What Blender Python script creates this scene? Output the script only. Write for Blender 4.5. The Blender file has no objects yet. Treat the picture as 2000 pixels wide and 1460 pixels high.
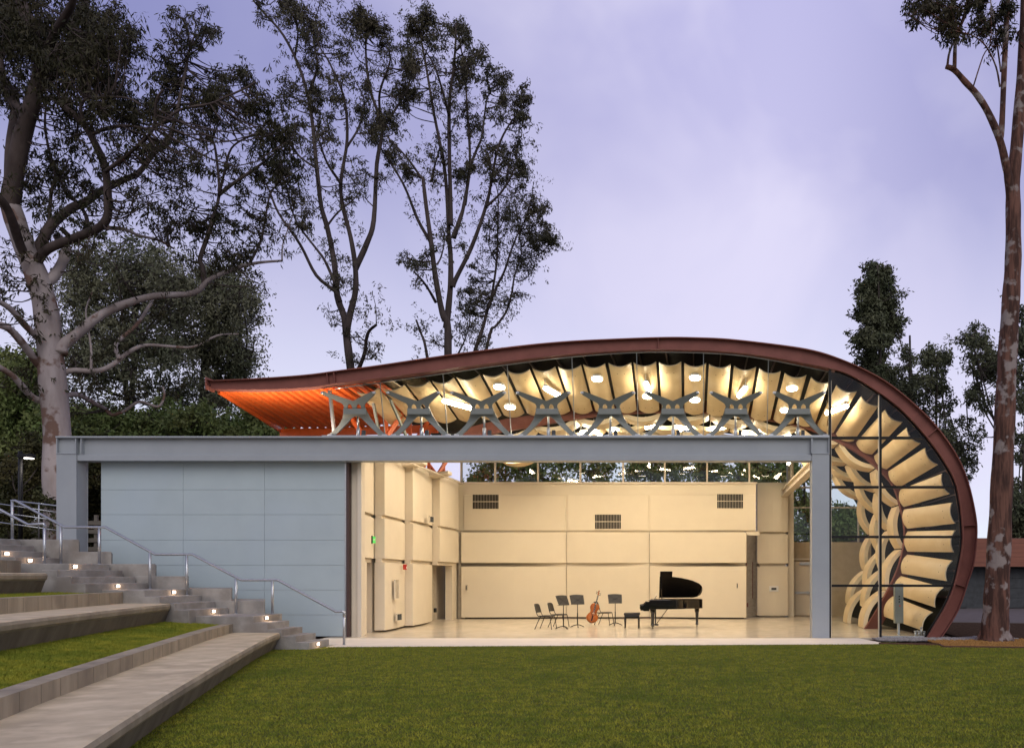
import bpy, math, random
import numpy as np
from mathutils import Vector, Matrix
R = math.radians
random.seed(7); rng = np.random.default_rng(7)
S = bpy.context.scene
COL = S.collection

# ------------------------------------------------------------------ camera, sky, sun, exposure
F, CX, HY, EYE = 1632.0, 1363.0, 1125.0, 1.7647      # pixels of the 2000 px photograph
cam = bpy.data.cameras.new('camera'); cam.sensor_width = 36; cam.lens = 36 * F / 2000
cam.shift_x = (1000 - CX) / 2000; cam.shift_y = (HY - 730) / 2000
cam.clip_start = .1; cam.clip_end = 2000
co = bpy.data.objects.new('camera', cam); COL.objects.link(co)
co.location = (0, 0, EYE); co.rotation_euler = (R(90), 0, 0); S.camera = co

SUN_EL, SUN_AZ = 14, 200          # low glow behind the camera
W = bpy.data.worlds.new('World'); S.world = W; W.use_nodes = True
nt = W.node_tree; nt.nodes.clear(); N = nt.nodes.new; L = nt.links.new
def vmath(t, op, a, b=None):
    n = t.nodes.new('ShaderNodeMath'); n.operation = op
    for i, v in enumerate((a, b)):
        if v is None: continue
        if isinstance(v, (int, float)): n.inputs[i].default_value = v
        else: t.links.new(v, n.inputs[i])
    return n.outputs[0]
tc = N('ShaderNodeTexCoord'); sep = N('ShaderNodeSeparateXYZ'); L(tc.outputs['Generated'], sep.inputs[0])
ramp = N('ShaderNodeValToRGB'); L(sep.outputs['Z'], ramp.inputs[0])
stops = [(0, (.82, .91, 1.0)), (.14, (.77, .83, .97)), (.27, (.69, .68, .90)), (.42, (.575, .55, .82)), (.6, (.53, .51, .81)), (1, (.36, .35, .62))]
el = ramp.color_ramp.elements
while len(el) < len(stops): el.new(.5)
for e, (p, c) in zip(el, stops): e.position = p; e.color = (*c, 1)
noi = N('ShaderNodeTexNoise'); noi.inputs['Scale'].default_value = 3.4; noi.inputs['Detail'].default_value = 4; noi.inputs['Roughness'].default_value = .5; noi.inputs['Distortion'].default_value = .4
mp = N('ShaderNodeMapping'); mp.inputs['Scale'].default_value = (1.3, 1, 1.2); mp.inputs['Rotation'].default_value = (0, R(25), 0); mp.inputs['Location'].default_value = (.3, 0, .2)
L(tc.outputs['Generated'], mp.inputs[0]); L(mp.outputs[0], noi.inputs['Vector'])
cr = N('ShaderNodeMapRange'); cr.inputs[1].default_value = .40; cr.inputs[2].default_value = .64; cr.inputs[3].default_value = 0; cr.inputs[4].default_value = .9
L(noi.outputs['Fac'], cr.inputs[0])
mix = N('ShaderNodeMix'); mix.data_type = 'RGBA'; L(cr.outputs[0], mix.inputs[0]); L(ramp.outputs[0], mix.inputs[6]); mix.inputs[7].default_value = (.755, .715, .93, 1)
# darker towards the west (-X), brighter afterglow behind the camera (-Y)
mx = N('ShaderNodeMapRange'); mx.interpolation_type = 'SMOOTHSTEP'; L(sep.outputs['X'], mx.inputs[0]); mx.inputs[1].default_value = -.62; mx.inputs[2].default_value = .12; mx.inputs[3].default_value = 0; mx.inputs[4].default_value = 1.0
my = N('ShaderNodeMapRange'); my.interpolation_type = 'SMOOTHSTEP'; L(sep.outputs['Y'], my.inputs[0]); my.inputs[1].default_value = .45; my.inputs[2].default_value = -.8; my.inputs[3].default_value = 1.0; my.inputs[4].default_value = .72
mz = N('ShaderNodeMapRange'); mz.interpolation_type = 'SMOOTHSTEP'; L(sep.outputs['Z'], mz.inputs[0]); mz.inputs[1].default_value = .14; mz.inputs[2].default_value = .50; mz.inputs[3].default_value = .04; mz.inputs[4].default_value = 1
wf = vmath(nt, 'MULTIPLY', vmath(nt, 'SUBTRACT', 1.0, mx.outputs[0]), mz.outputs[0])
tnt = N('ShaderNodeMix'); tnt.data_type = 'RGBA'; tnt.blend_type = 'MULTIPLY'; L(wf, tnt.inputs[0]); L(mix.outputs[2], tnt.inputs[6]); tnt.inputs[7].default_value = (.44, .48, .64, 1)
mr_ = N('ShaderNodeMapRange'); mr_.interpolation_type = 'SMOOTHSTEP'; L(sep.outputs['X'], mr_.inputs[0]); mr_.inputs[1].default_value = .06; mr_.inputs[2].default_value = .34
wf2 = vmath(nt, 'MULTIPLY', mr_.outputs[0], mz.outputs[0])
tn2 = N('ShaderNodeMix'); tn2.data_type = 'RGBA'; tn2.blend_type = 'MULTIPLY'; L(wf2, tn2.inputs[0]); L(tnt.outputs[2], tn2.inputs[6]); tn2.inputs[7].default_value = (.62, .64, .76, 1)
sc1 = N('ShaderNodeVectorMath'); sc1.operation = 'SCALE'; L(tn2.outputs[2], sc1.inputs[0]); L(my.outputs[0], sc1.inputs['Scale'])
sky = N('ShaderNodeTexSky'); sky.sky_type = 'NISHITA'; sky.sun_disc = False; sky.sun_elevation = R(SUN_EL); sky.sun_rotation = R(SUN_AZ)
bg1 = N('ShaderNodeBackground'); L(sky.outputs[0], bg1.inputs[0]); bg1.inputs[1].default_value = .008
bg2 = N('ShaderNodeBackground'); L(sc1.outputs[0], bg2.inputs[0]); bg2.inputs[1].default_value = 1.0
add = N('ShaderNodeAddShader'); L(bg1.outputs[0], add.inputs[0]); L(bg2.outputs[0], add.inputs[1])
wo = N('ShaderNodeOutputWorld'); L(add.outputs[0], wo.inputs[0])

sl = bpy.data.lights.new('sun', 'SUN'); sl.energy = 1.5; sl.angle = R(45); sl.color = (1, .95, .88)
so = bpy.data.objects.new('sun', sl); COL.objects.link(so)
so.rotation_euler = (R(90 - 38), 0, R(20)); so.location = (0, -10, 20)   # soft dusk light from behind the camera

S.view_settings.view_transform = 'Standard'; S.view_settings.look = 'None'; S.view_settings.gamma = 1; S.view_settings.exposure = 0
S.cycles.use_denoising = True; S.cycles.max_bounces = 10; S.cycles.diffuse_bounces = 4; S.cycles.glossy_bounces = 4; S.cycles.transparent_max_bounces = 16
S.cycles.sample_clamp_indirect = 6; S.cycles.use_light_tree = True

# ------------------------------------------------------------------ helpers
def U(px, py, D): return Vector(((px - CX) * D / F, D, EYE + (HY - py) * D / F))
def G(px, py, z=0.0):
    D = (EYE - z) * F / (py - HY); return Vector(((px - CX) * D / F, D, z))

class MB:
    def __init__(s): s.v = []; s.f = []; s.m = []; s.sm = []
    def add(s, vs, fs, m=0, smooth=False):
        o = len(s.v); s.v += [tuple(v) for v in vs]
        for f in fs: s.f.append(tuple(i + o for i in f)); s.m.append(m); s.sm.append(smooth)
        return s
    def box(s, x0, x1, y0, y1, z0, z1, m=0):
        return s.add([(x, y, z) for x in (x0, x1) for y in (y0, y1) for z in (z0, z1)],
              [(0, 1, 3, 2), (4, 6, 7, 5), (0, 4, 5, 1), (2, 3, 7, 6), (0, 2, 6, 4), (1, 5, 7, 3)], m)
    def obox(s, c, ax, ay, az, m=0):      # centre and three half vectors
        c, ax, ay, az = map(Vector, (c, ax, ay, az))
        return s.add([c + ax * i + ay * j + az * k for i in (-1, 1) for j in (-1, 1) for k in (-1, 1)],
              [(0, 1, 3, 2), (4, 6, 7, 5), (0, 4, 5, 1), (2, 3, 7, 6), (0, 2, 6, 4), (1, 5, 7, 3)], m)
    def bar(s, a, b, w, h, up=(0, 0, 1), m=0):
        a, b = Vector(a), Vector(b); d = (b - a); l = d.length; d.normalize()
        up = Vector(up)
        if abs(d.dot(up)) > .99: up = Vector((0, 1, 0))
        sx = d.cross(up).normalized(); uy = sx.cross(d)
        return s.obox((a + b) / 2, d * l / 2, sx * w / 2, uy * h / 2, m)
    def tube(s, pts, rad, n=8, m=0, cap=True, smooth=True):
        pts = [Vector(p) for p in pts]
        if not hasattr(rad, '__len__'): rad = [rad] * len(pts)
        vs = []; fs = []; prev = None
        for i, p in enumerate(pts):
            d = (pts[min(i + 1, len(pts) - 1)] - pts[max(i - 1, 0)])
            if d.length < 1e-9: d = Vector((0, 0, 1))
            d.normalize()
            if prev is None:
                r = Vector((1, 0, 0)) if abs(d.x) < .8 else Vector((0, 1, 0))
                a = (r - d * r.dot(d)).normalized()
            else:
                a = prev - d * prev.dot(d)
                a = a.normalized() if a.length > 1e-6 else d.orthogonal().normalized()
            prev = a; b = d.cross(a)
            for k in range(n):
                t = 2 * math.pi * k / n
                vs.append(p + (a * math.cos(t) + b * math.sin(t)) * rad[i])
        for i in range(len(pts) - 1):
            for k in range(n):
                k2 = (k + 1) % n
                fs.append((i * n + k, i * n + k2, (i + 1) * n + k2, (i + 1) * n + k))
        if cap: fs.append(tuple(range(n - 1, -1, -1))); fs.append(tuple(range((len(pts) - 1) * n, len(pts) * n)))
        return s.add(vs, fs, m, smooth)
    def disc(s, c, r, nrm=(0, 0, 1), n=16, m=0, h=0):
        c = Vector(c); nrm = Vector(nrm).normalized(); a = nrm.orthogonal().normalized(); b = nrm.cross(a)
        ring = [c + (a * math.cos(2 * math.pi * k / n) + b * math.sin(2 * math.pi * k / n)) * r for k in range(n)]
        if h == 0: return s.add(ring, [tuple(range(n))], m)
        vs = ring + [p + nrm * h for p in ring]
        return s.add(vs, [tuple(range(n - 1, -1, -1)), tuple(range(n, 2 * n))] + [(k, (k + 1) % n, n + (k + 1) % n, n + k) for k in range(n)], m)
    def grid(s, rows, m=0, smooth=True, close=False):
        n = len(rows[0]); vs = [p for r in rows for p in r]; fs = []
        for i in range(len(rows) - 1):
            for k in range(n - (0 if close else 1)):
                k2 = (k + 1) % n
                fs.append((i * n + k, i * n + k2, (i + 1) * n + k2, (i + 1) * n + k))
        return s.add(vs, fs, m, smooth)
    def prism(s, poly, d, m=0):           # polygon (3D points) extruded by vector d
        n = len(poly); d = Vector(d); vs = [Vector(p) for p in poly]; vs += [v + d for v in vs]
        return s.add(vs, [tuple(range(n - 1, -1, -1)), tuple(range(n, 2 * n))] + [(k, (k + 1) % n, n + (k + 1) % n, n + k) for k in range(n)], m)

def wloc(o):
    l = Vector((0, 0, 0))
    while o is not None: l = l + o.location; o = o.parent
    return l
def obj(name, mb, mats, parent=None, bevel=0, local=False, seg=2):
    me = bpy.data.meshes.new(name)
    off = Vector((0, 0, 0)) if (parent is None or local) else wloc(parent)
    me.from_pydata([(v[0] - off.x, v[1] - off.y, v[2] - off.z) for v in mb.v], [], mb.f)
    if not isinstance(mats, (list, tuple)): mats = [mats]
    for m in mats: me.materials.append(m)
    me.polygons.foreach_set('material_index', mb.m); me.polygons.foreach_set('use_smooth', mb.sm)
    me.validate(); me.update()
    o = bpy.data.objects.new(name, me); COL.objects.link(o)
    if parent is not None: o.parent = parent
    if bevel:
        b = o.modifiers.new('bevel', 'BEVEL'); b.width = bevel; b.segments = seg; b.limit_method = 'ANGLE'; b.angle_limit = R(40)
    return o
def tag(o, label, cat, group=None, kind=None):
    o['label'] = label; o['category'] = cat
    if group: o['group'] = group
    if kind: o['kind'] = kind
    return o
def thing(name, loc, label, cat, group=None, rz=0, kind=None):
    o = bpy.data.objects.new(name, None); COL.objects.link(o); o.location = loc; o.rotation_euler = (0, 0, rz)
    o.empty_display_size = .2
    return tag(o, label, cat, group, kind)
def struct(name, mb, mat, bevel=0):
    o = obj(name, mb, mat, None, bevel); o['kind'] = 'structure'; return o
def copy_tree(o, parent=None):
    c = o.copy(); COL.objects.link(c); c.parent = parent
    for ch in list(o.children): copy_tree(ch, c)
    return c
def catmull(pts, k=4):
    P = [np.array(p, float) for p in pts]; out = []
    if len(P) < 3: 
        return [Vector(P[0] + (P[-1] - P[0]) * t) for t in np.linspace(0, 1, k + 1)]
    Q = [2 * P[0] - P[1]] + P + [2 * P[-1] - P[-2]]
    for i in range(1, len(Q) - 2):
        for t in np.arange(k) / k:
            a, b, c, d = Q[i - 1], Q[i], Q[i + 1], Q[i + 2]
            out.append(Vector(.5 * (2 * b + (c - a) * t + (2 * a - 5 * b + 4 * c - d) * t * t + (3 * b - a - 3 * c + d) * t ** 3)))
    out.append(Vector(P[-1])); return out
def resample(pts, n):
    P = np.array([tuple(p) for p in pts], float); d = np.r_[0, np.cumsum(np.linalg.norm(np.diff(P, axis=0), axis=1))]
    t = np.linspace(0, d[-1], n); return np.stack([np.interp(t, d, P[:, i]) for i in range(P.shape[1])], 1)

# ------------------------------------------------------------------ materials
def mat(name, c1, c2=None, rough=.6, metal=0, scale=3.0, bump=0.0, bscale=40, stretch=(1, 1, 1), lo=.35, hi=.65, detail=5, spec=.5, c3=None, s3=.7, coat=0, coord='Object', e3=(.5, .72)):
    m = bpy.data.materials.new(name); m.use_nodes = True; t = m.node_tree; b = t.nodes['Principled BSDF']
    b.inputs['Roughness'].default_value = rough; b.inputs['Metallic'].default_value = metal; b.inputs['Specular IOR Level'].default_value = spec
    b.inputs['Coat Weight'].default_value = coat
    tcx = t.nodes.new('ShaderNodeTexCoord'); mpp = t.nodes.new('ShaderNodeMapping'); mpp.inputs['Scale'].default_value = stretch
    t.links.new(tcx.outputs[coord], mpp.inputs[0])
    c2 = c2 or tuple(x * .88 for x in c1)
    n = t.nodes.new('ShaderNodeTexNoise'); n.inputs['Scale'].default_value = scale; n.inputs['Detail'].default_value = detail; n.inputs['Roughness'].default_value = .6
    t.links.new(mpp.outputs[0], n.inputs['Vector'])
    mr = t.nodes.new('ShaderNodeMapRange'); mr.inputs[1].default_value = lo; mr.inputs[2].default_value = hi; t.links.new(n.outputs['Fac'], mr.inputs[0])
    mi = t.nodes.new('ShaderNodeMix'); mi.data_type = 'RGBA'; t.links.new(mr.outputs[0], mi.inputs[0]); mi.inputs[6].default_value = (*c1, 1); mi.inputs[7].default_value = (*c2, 1)
    out = mi.outputs[2]
    if c3:
        n3 = t.nodes.new('ShaderNodeTexNoise'); n3.inputs['Scale'].default_value = s3; n3.inputs['Detail'].default_value = 6; t.links.new(tcx.outputs[coord], n3.inputs['Vector'])
        m3 = t.nodes.new('ShaderNodeMapRange'); m3.inputs[1].default_value = e3[0]; m3.inputs[2].default_value = e3[1]; t.links.new(n3.outputs['Fac'], m3.inputs[0])
        x3 = t.nodes.new('ShaderNodeMix'); x3.data_type = 'RGBA'; t.links.new(m3.outputs[0], x3.inputs[0]); t.links.new(out, x3.inputs[6]); x3.inputs[7].default_value = (*c3, 1); out = x3.outputs[2]
    t.links.new(out, b.inputs['Base Color'])
    if bump:
        n2 = t.nodes.new('ShaderNodeTexNoise'); n2.inputs['Scale'].default_value = bscale; n2.inputs['Detail'].default_value = 6; t.links.new(mpp.outputs[0], n2.inputs['Vector'])
        bp = t.nodes.new('ShaderNodeBump'); bp.inputs['Strength'].default_value = bump; bp.inputs['Distance'].default_value = .02; t.links.new(n2.outputs['Fac'], bp.inputs['Height']); t.links.new(bp.outputs[0], b.inputs['Normal'])
    return m
def emit(name, c, s):
    m = bpy.data.materials.new(name); m.use_nodes = True; t = m.node_tree; b = t.nodes['Principled BSDF']
    b.inputs['Base Color'].default_value = (*c, 1); b.inputs['Emission Color'].default_value = (*c, 1); b.inputs['Emission Strength'].default_value = s
    return m
def glassmat(name, tint=(.93, .96, .95), ior=1.5, boost=1.0):
    m = bpy.data.materials.new(name); m.use_nodes = True; t = m.node_tree; t.nodes.clear()
    o = t.nodes.new('ShaderNodeOutputMaterial'); mx = t.nodes.new('ShaderNodeMixShader'); tr = t.nodes.new('ShaderNodeBsdfTransparent'); gl = t.nodes.new('ShaderNodeBsdfGlossy'); fr = t.nodes.new('ShaderNodeFresnel')
    tr.inputs[0].default_value = (*tint, 1); gl.inputs['Roughness'].default_value = .005; fr.inputs[0].default_value = ior
    f = vmath(t, 'MULTIPLY', fr.outputs[0], boost)
    t.links.new(f, mx.inputs[0]); t.links.new(tr.outputs[0], mx.inputs[1]); t.links.new(gl.outputs[0], mx.inputs[2]); t.links.new(mx.outputs[0], o.inputs[0])
    return m
def leafmat(name, c1, c2, scale=.6):
    m = mat(name, c1, c2, rough=.6, scale=scale, lo=.35, hi=.62, detail=3, spec=.12)
    return m

M = {}
M['primer'] = mat('red_primer_steel', (.22, .082, .064), (.175, .064, .05), rough=.6, spec=.2, scale=2.2, bump=.05)
M['primer_dark'] = mat('dark_primer_steel', (.075, .04, .036), rough=.5)
M['orange'] = mat('orange_painted_steel', (.74, .145, .026), (.64, .12, .02), rough=.42, scale=4)
M['grey'] = mat('blue_grey_paint', (.31, .335, .355), (.285, .31, .33), rough=.42, scale=1.3, bump=.02)
M['xgrey'] = mat('green_grey_paint', (.19, .205, .185), (.165, .18, .16), rough=.45, scale=3)
M['door'] = mat('pale_blue_grey_panel', (.40, .475, .495), (.37, .44, .465), rough=.6, scale=.9, bump=.02, c3=(.385, .46, .51), s3=.35)
M['steel'] = mat('galvanised_steel', (.5, .52, .54), (.4, .42, .44), rough=.35, metal=.8, scale=20)
M['black'] = mat('black_metal', (.010, .010, .011), rough=.5, spec=.2)
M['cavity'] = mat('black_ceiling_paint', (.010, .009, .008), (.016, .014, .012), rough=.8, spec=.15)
M['ply'] = mat('pale_plywood', (.62, .47, .27), (.56, .41, .225), rough=.45, scale=2.0, stretch=(1, .25, 1), bump=.03, bscale=60, c3=(.66, .52, .32), s3=1.2)
M['plyedge'] = mat('plywood_edge', (.86, .73, .50), rough=.5)  # colour raised above the faces so rib edges look lit from the front
M['bolt'] = mat('bolt_head', (.10, .07, .04), rough=.4)
M['wall'] = mat('cream_wall_paint', (.68, .60, .46), (.66, .58, .445), rough=.6, scale=1.5)
M['wallside'] = mat('cream_wall_panel', (.66, .58, .455), (.635, .555, .435), rough=.6, scale=1.5)
M['plaster'] = mat('tan_plaster', (.47, .37, .245), (.42, .33, .215), rough=.8, scale=3, bump=.1)
M['floor'] = mat('polished_concrete', (.56, .49, .385), (.47, .405, .31), rough=.2, scale=1.2, stretch=(1, .5, 1), spec=.5, c3=(.60, .53, .42), s3=2.5)
M['apron'] = mat('pale_concrete_paving', (.74, .665, .56), (.68, .61, .51), rough=.8, spec=.2, scale=2, bump=.05)
M['cmu'] = mat('concrete_block', (.46, .40, .31), (.36, .31, .24), rough=.9, scale=8, bump=.2)
M['concrete'] = mat('board_marked_concrete', (.37, .31, .215), (.24, .20, .135), rough=.8, scale=1.8, bump=.15, bscale=30, stretch=(1.3, 1.3, .22), c3=(.19, .155, .11), s3=1.3)
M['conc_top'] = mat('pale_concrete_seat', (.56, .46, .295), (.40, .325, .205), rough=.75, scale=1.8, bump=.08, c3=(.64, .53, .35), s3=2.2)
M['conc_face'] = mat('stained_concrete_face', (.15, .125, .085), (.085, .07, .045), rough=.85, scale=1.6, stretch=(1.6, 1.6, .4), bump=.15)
M['step'] = mat('grey_concrete_steps', (.33, .31, .28), (.22, .205, .185), rough=.8, scale=2.2, bump=.1, c3=(.20, .175, .15), s3=1.1)
M['soil'] = mat('dark_soil', (.075, .05, .036), (.04, .027, .02), rough=1, spec=0, scale=9, bump=.6, bscale=30)
M['turf'] = mat('turf_soil', (.085, .10, .014), (.06, .062, .014), rough=1, scale=5, spec=.1)
M['mulch'] = mat('orange_wood_mulch', (.40, .22, .075), (.20, .105, .035), rough=1, spec=0, scale=30, bump=1, bscale=60)
M['pebble'] = mat('grey_pebbles', (.30, .28, .27), (.16, .15, .145), rough=.95, spec=.1, scale=20)
M['joint'] = mat('concrete_joint', (.21, .175, .12), rough=.9)
M['fencewood'] = mat('weathered_fence_wood', (.15, .135, .115), (.10, .09, .075), rough=.9, scale=4, stretch=(.3, 1, 3))
M['path'] = mat('grey_path_concrete', (.15, .13, .125), (.12, .104, .10), rough=.95, spec=.05, scale=2)
M['edging'] = mat('rusted_steel_edging', (.11, .045, .03), (.075, .033, .024), rough=.9, scale=8)
M['cedar'] = mat('cedar_boards', (.24, .085, .05), (.17, .06, .036), rough=.7, scale=3, stretch=(.3, 1, 6))
M['darkwall'] = mat('dark_grey_wall', (.075, .08, .085), (.055, .058, .06), rough=.9, spec=.05)
M['gloss'] = mat('black_lacquer', (.006, .006, .007), rough=.08, coat=.5)
M['seatblack'] = mat('black_vinyl', (.018, .015, .013), rough=.5)
M['chairblack'] = mat('dark_brown_shell', (.03, .024, .02), rough=.45)
M['cello'] = mat('varnished_maple', (.40, .115, .016), (.27, .065, .010), rough=.42, scale=5, spec=.2, coat=.05)
M['ebony'] = mat('ebony', (.012, .009, .008), rough=.5, spec=.2)
M['ivory'] = mat('white_keys', (.75, .72, .64), rough=.3)
M['white'] = mat('white_plastic', (.75, .74, .7), rough=.4)
M['red'] = mat('red_plastic', (.5, .03, .02), rough=.4)
M['glass'] = glassmat('clear_glass', boost=.75)
M['glassback'] = glassmat('rear_glass', (.80, .86, .84), boost=1.2)
M['gumbark'] = mat('smooth_pale_bark', (.33, .29, .285), (.20, .165, .155), rough=.8, scale=1.5, stretch=(1, 1, .3), bump=.4, bscale=10, c3=(.13, .08, .062), s3=1.3, spec=.2, e3=(.55, .60))
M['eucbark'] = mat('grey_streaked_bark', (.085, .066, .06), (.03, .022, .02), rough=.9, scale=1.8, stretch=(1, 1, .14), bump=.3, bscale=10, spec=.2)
M['redbark'] = mat('peeling_red_bark', (.15, .075, .055), (.055, .03, .024), rough=.9, scale=3.2, stretch=(2.2, 2.2, .3), bump=1.0, bscale=8, c3=(.25, .21, .195), s3=2.3, spec=.15, lo=.42, hi=.58, e3=(.54, .60))
M['darkbark'] = mat('dark_bark', (.055, .042, .036), (.035, .028, .024), rough=.9, scale=4)
M['gumlimb'] = mat('shaded_limb_bark', (.085, .064, .058), (.042, .031, .028), rough=.85, scale=2, stretch=(1, 1, .4), bump=.3, bscale=10, spec=.2)  # dark tone paints a backlit look into the gum's upper limbs and twigs
M['leaf_gum'] = leafmat('gum_leaves', (.024, .026, .012), (.042, .036, .018))
M['leaf_euc'] = leafmat('eucalypt_leaves', (.045, .046, .026), (.068, .058, .034))
M['leaf_dense'] = leafmat('dense_leaves', (.09, .105, .06), (.165, .165, .105), .35)
M['leaf_green'] = leafmat('green_leaves', (.10, .15, .045), (.15, .17, .06), .5)
M['leaf_dark'] = leafmat('dark_leaves', (.035, .042, .017), (.07, .062, .026), .6)
M['leaf_back'] = leafmat('background_leaves', (.055, .068, .036), (.10, .105, .06), .5)  # muted grey green of the trees beyond the roof end
M['grass'] = mat('grass_blades', (.32, .305, .036), (.14, .18, .022), rough=.7, scale=4, lo=.36, hi=.64, detail=5, spec=.08, c3=(.125, .165, .02), s3=.55)
M['lampwhite'] = emit('lamp_diffuser', (1, .86, .62), 22)
M['tubelamp'] = emit('tube_lamp_glow', (1, .84, .60), 62)
M['steplamp'] = emit('step_light_lens', (1, .80, .62), 9)
M['streetlamp'] = emit('street_lamp_lens', (1, .93, .85), 6)
M['exitgreen'] = emit('exit_sign_green', (.04, .5, .08), .6)
WARM = (1, .825, .60)
def lamp(loc, watts, r=.1, color=WARM):
    l = bpy.data.lights.new('lamp_light', 'POINT'); l.energy = watts; l.shadow_soft_size = r; l.color = color
    return l
def downlight(watts, sx, sy=None, color=WARM):
    l = bpy.data.lights.new('lamp_light', 'AREA'); l.energy = watts; l.color = color; l.shape = 'DISK' if sy is None else 'RECTANGLE'; l.size = sx
    if sy: l.size_y = sy
    return l

# ------------------------------------------------------------------ ground
def sheet(name, poly, z, m, kind='structure'):
    b = MB(); b.add([(x, y, z) for x, y in poly], [tuple(range(len(poly)))]); o = obj(name, b, m); o['kind'] = kind; return o
sheet('ground', [(-400, -60), (400, -60), (400, 500), (-400, 500)], -.05, M['soil'])
sheet('lawn_soil', [(-13, 1), (16, 1), (16, 19.6), (6.1, 20.9), (5.3, 22.6), (-9.4, 21.3), (-12, 21.3)], -.012, M['turf'])
b = MB(); b.prism([(-10.75, 24.0, -.2), (6.8, 24.0, -.2), (7.0, 39, -.2), (-10.75, 39, -.2)], (0, 0, .2)); struct('stage_floor', b, M['floor'])
b = MB(); b.prism([(-9.35, 21.02, -.15), (5.0, 21.95, -.15), (4.62, 23.99, -.15), (-10.7, 23.99, -.15), (-10.7, 21.75, -.15), (-9.35, 21.75, -.15)], (0, 0, .146)); struct('paved_apron', b, M['apron'])
sheet('mulch_bed', [(6.25, 21.0), (16, 19.7), (16, 23.6), (6.9, 23.9)], -.004, M['mulch'])
sheet('garden_soil', [(7.6, 23.9), (30, 23.6), (30, 36), (8.2, 33.5)], -.008, M['soil'])
b = MB(); b.prism([(8.3, 32.6, -.03), (30, 27.0, -.03), (60, 27, -.03), (60, 46, -.03), (8.3, 46, -.03)], (0, 0, .045)); struct('concrete_path', b, M['path'])
# hillside behind the steps
b = MB(); ys = [22.2, 24.6, 30, 60, 200]; rows = []
for y in (24.7, 30, 60, 200): rows.append([(-10.9, y, -.03), (-14, y, .25), (-17.6, y, 2.2), (-22, y, 2.75), (-60, y, 3.2), (-300, y, 4)])
b.grid(rows); struct('hillside', b, M['soil'])
b = MB(); rows = []
for y in (3, 12, 20, 24.72): rows.append([(-18.9, y, 2.55), (-24, y, 2.75), (-60, y, 3.2), (-300, y, 4)])
b.grid(rows); struct('upper_terrace_ground', b, M['soil'])

# ------------------------------------------------------------------ terraces, benches, stairs
BN = 15
def curve2(pts, n=40): return resample(catmull([(x, y, 0) for x, y in pts], 8), n)[:, :2]
def offset(c, d):     # shift a plan curve to its left-hand side seen from the stairs (towards -X)
    t = np.gradient(c, axis=0); t /= np.linalg.norm(t, axis=1)[:, None]; nn = np.stack([t[:, 1], -t[:, 0]], 1); return c + nn * d
front1 = curve2([(-10.55, 20.95), (-9.7, 18.4), (-8.45, 15.1), (-7.3, 12.1), (-5.95, 8.7), (-4.4, 5.0), (-3.4, 2.5)])
front2 = curve2([(-13.05, 20.75), (-12.3, 18.4), (-11.35, 15.5), (-10.2, 12.2), (-8.9, 8.9), (-7.4, 5.0), (-6.5, 2.5)])
front3 = curve2([(-15.35, 20.3), (-14.9, 18.8), (-14.2, 16.2), (-13.3, 12.6), (-12.1, 9), (-10.6, 5), (-9.8, 2.5)])
def extrude(c0, c1, z0, z1, mb, m=0):     # solid between two plan curves
    n = len(c0)
    prof = [[(c0[i][0], c0[i][1], z0), (c0[i][0], c0[i][1], z1), (c1[i][0], c1[i][1], z1), (c1[i][0], c1[i][1], z0)] for i in range(n)]
    mb.grid(prof, m, False, True); mb.add(prof[0], [(3, 2, 1, 0)], m); mb.add(prof[-1], [(0, 1, 2, 3)], m)
def bench(front, zb, zs, zw, label, skip=0):
    mid = front[len(front) // 3]
    t = thing('concrete_bench', (mid[0], mid[1], zb), label, 'bench', 'curved concrete terrace benches')
    lip = offset(front, -.17); back = offset(front, .92); wb = offset(front, 1.16)
    mb = MB(); rows = []
    for i in range(skip, len(front)):
        f, l, k = front[i], lip[i], back[i]
        e = l + (f - l) * .25; d_ = l - f
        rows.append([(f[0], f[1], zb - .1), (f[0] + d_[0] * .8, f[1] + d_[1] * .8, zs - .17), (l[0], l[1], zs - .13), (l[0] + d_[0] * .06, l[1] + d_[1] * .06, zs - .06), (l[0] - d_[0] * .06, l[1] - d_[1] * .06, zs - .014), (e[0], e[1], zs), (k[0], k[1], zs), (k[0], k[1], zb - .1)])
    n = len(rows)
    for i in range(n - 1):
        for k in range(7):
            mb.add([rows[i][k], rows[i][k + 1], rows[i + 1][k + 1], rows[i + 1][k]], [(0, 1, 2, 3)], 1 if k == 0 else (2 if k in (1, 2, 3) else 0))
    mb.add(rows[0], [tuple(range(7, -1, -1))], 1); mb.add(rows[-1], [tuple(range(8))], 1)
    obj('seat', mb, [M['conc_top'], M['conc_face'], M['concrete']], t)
    mb = MB(); extrude(back, wb, zb - .1, zw, mb)
    cum = np.r_[0, np.cumsum(np.linalg.norm(np.diff(back, axis=0), axis=1))]
    for q in np.arange(.7, cum[-1], .62):
        p = np.array([np.interp(q, cum, back[:, 0]), np.interp(q, cum, back[:, 1])]); p2 = np.array([np.interp(q + .05, cum, back[:, 0]), np.interp(q + .05, cum, back[:, 1])]); tg_ = (p2 - p) / np.linalg.norm(p2 - p); nn_ = np.array([-tg_[1], tg_[0]])
        mb.obox((p[0], p[1], (zs + zw) / 2), (tg_[0] * .004, tg_[1] * .004, 0), (nn_[0] * .003, nn_[1] * .003, 0), (0, 0, (zw - zs) / 2 - .004), 1)
    obj('back_wall', mb, [M['concrete'], M['joint']], t)
    return wb
wb1 = bench(front1, 0, .40, .61, 'lowest curved concrete bench beside the main lawn')
wb2 = bench(front2, .66, 1.12, 1.39, 'middle curved concrete bench above the first grass terrace')
wb3 = bench(front3, 1.36, 1.84, 2.14, 'topmost curved concrete bench ending below the handrail post', 3)
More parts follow.
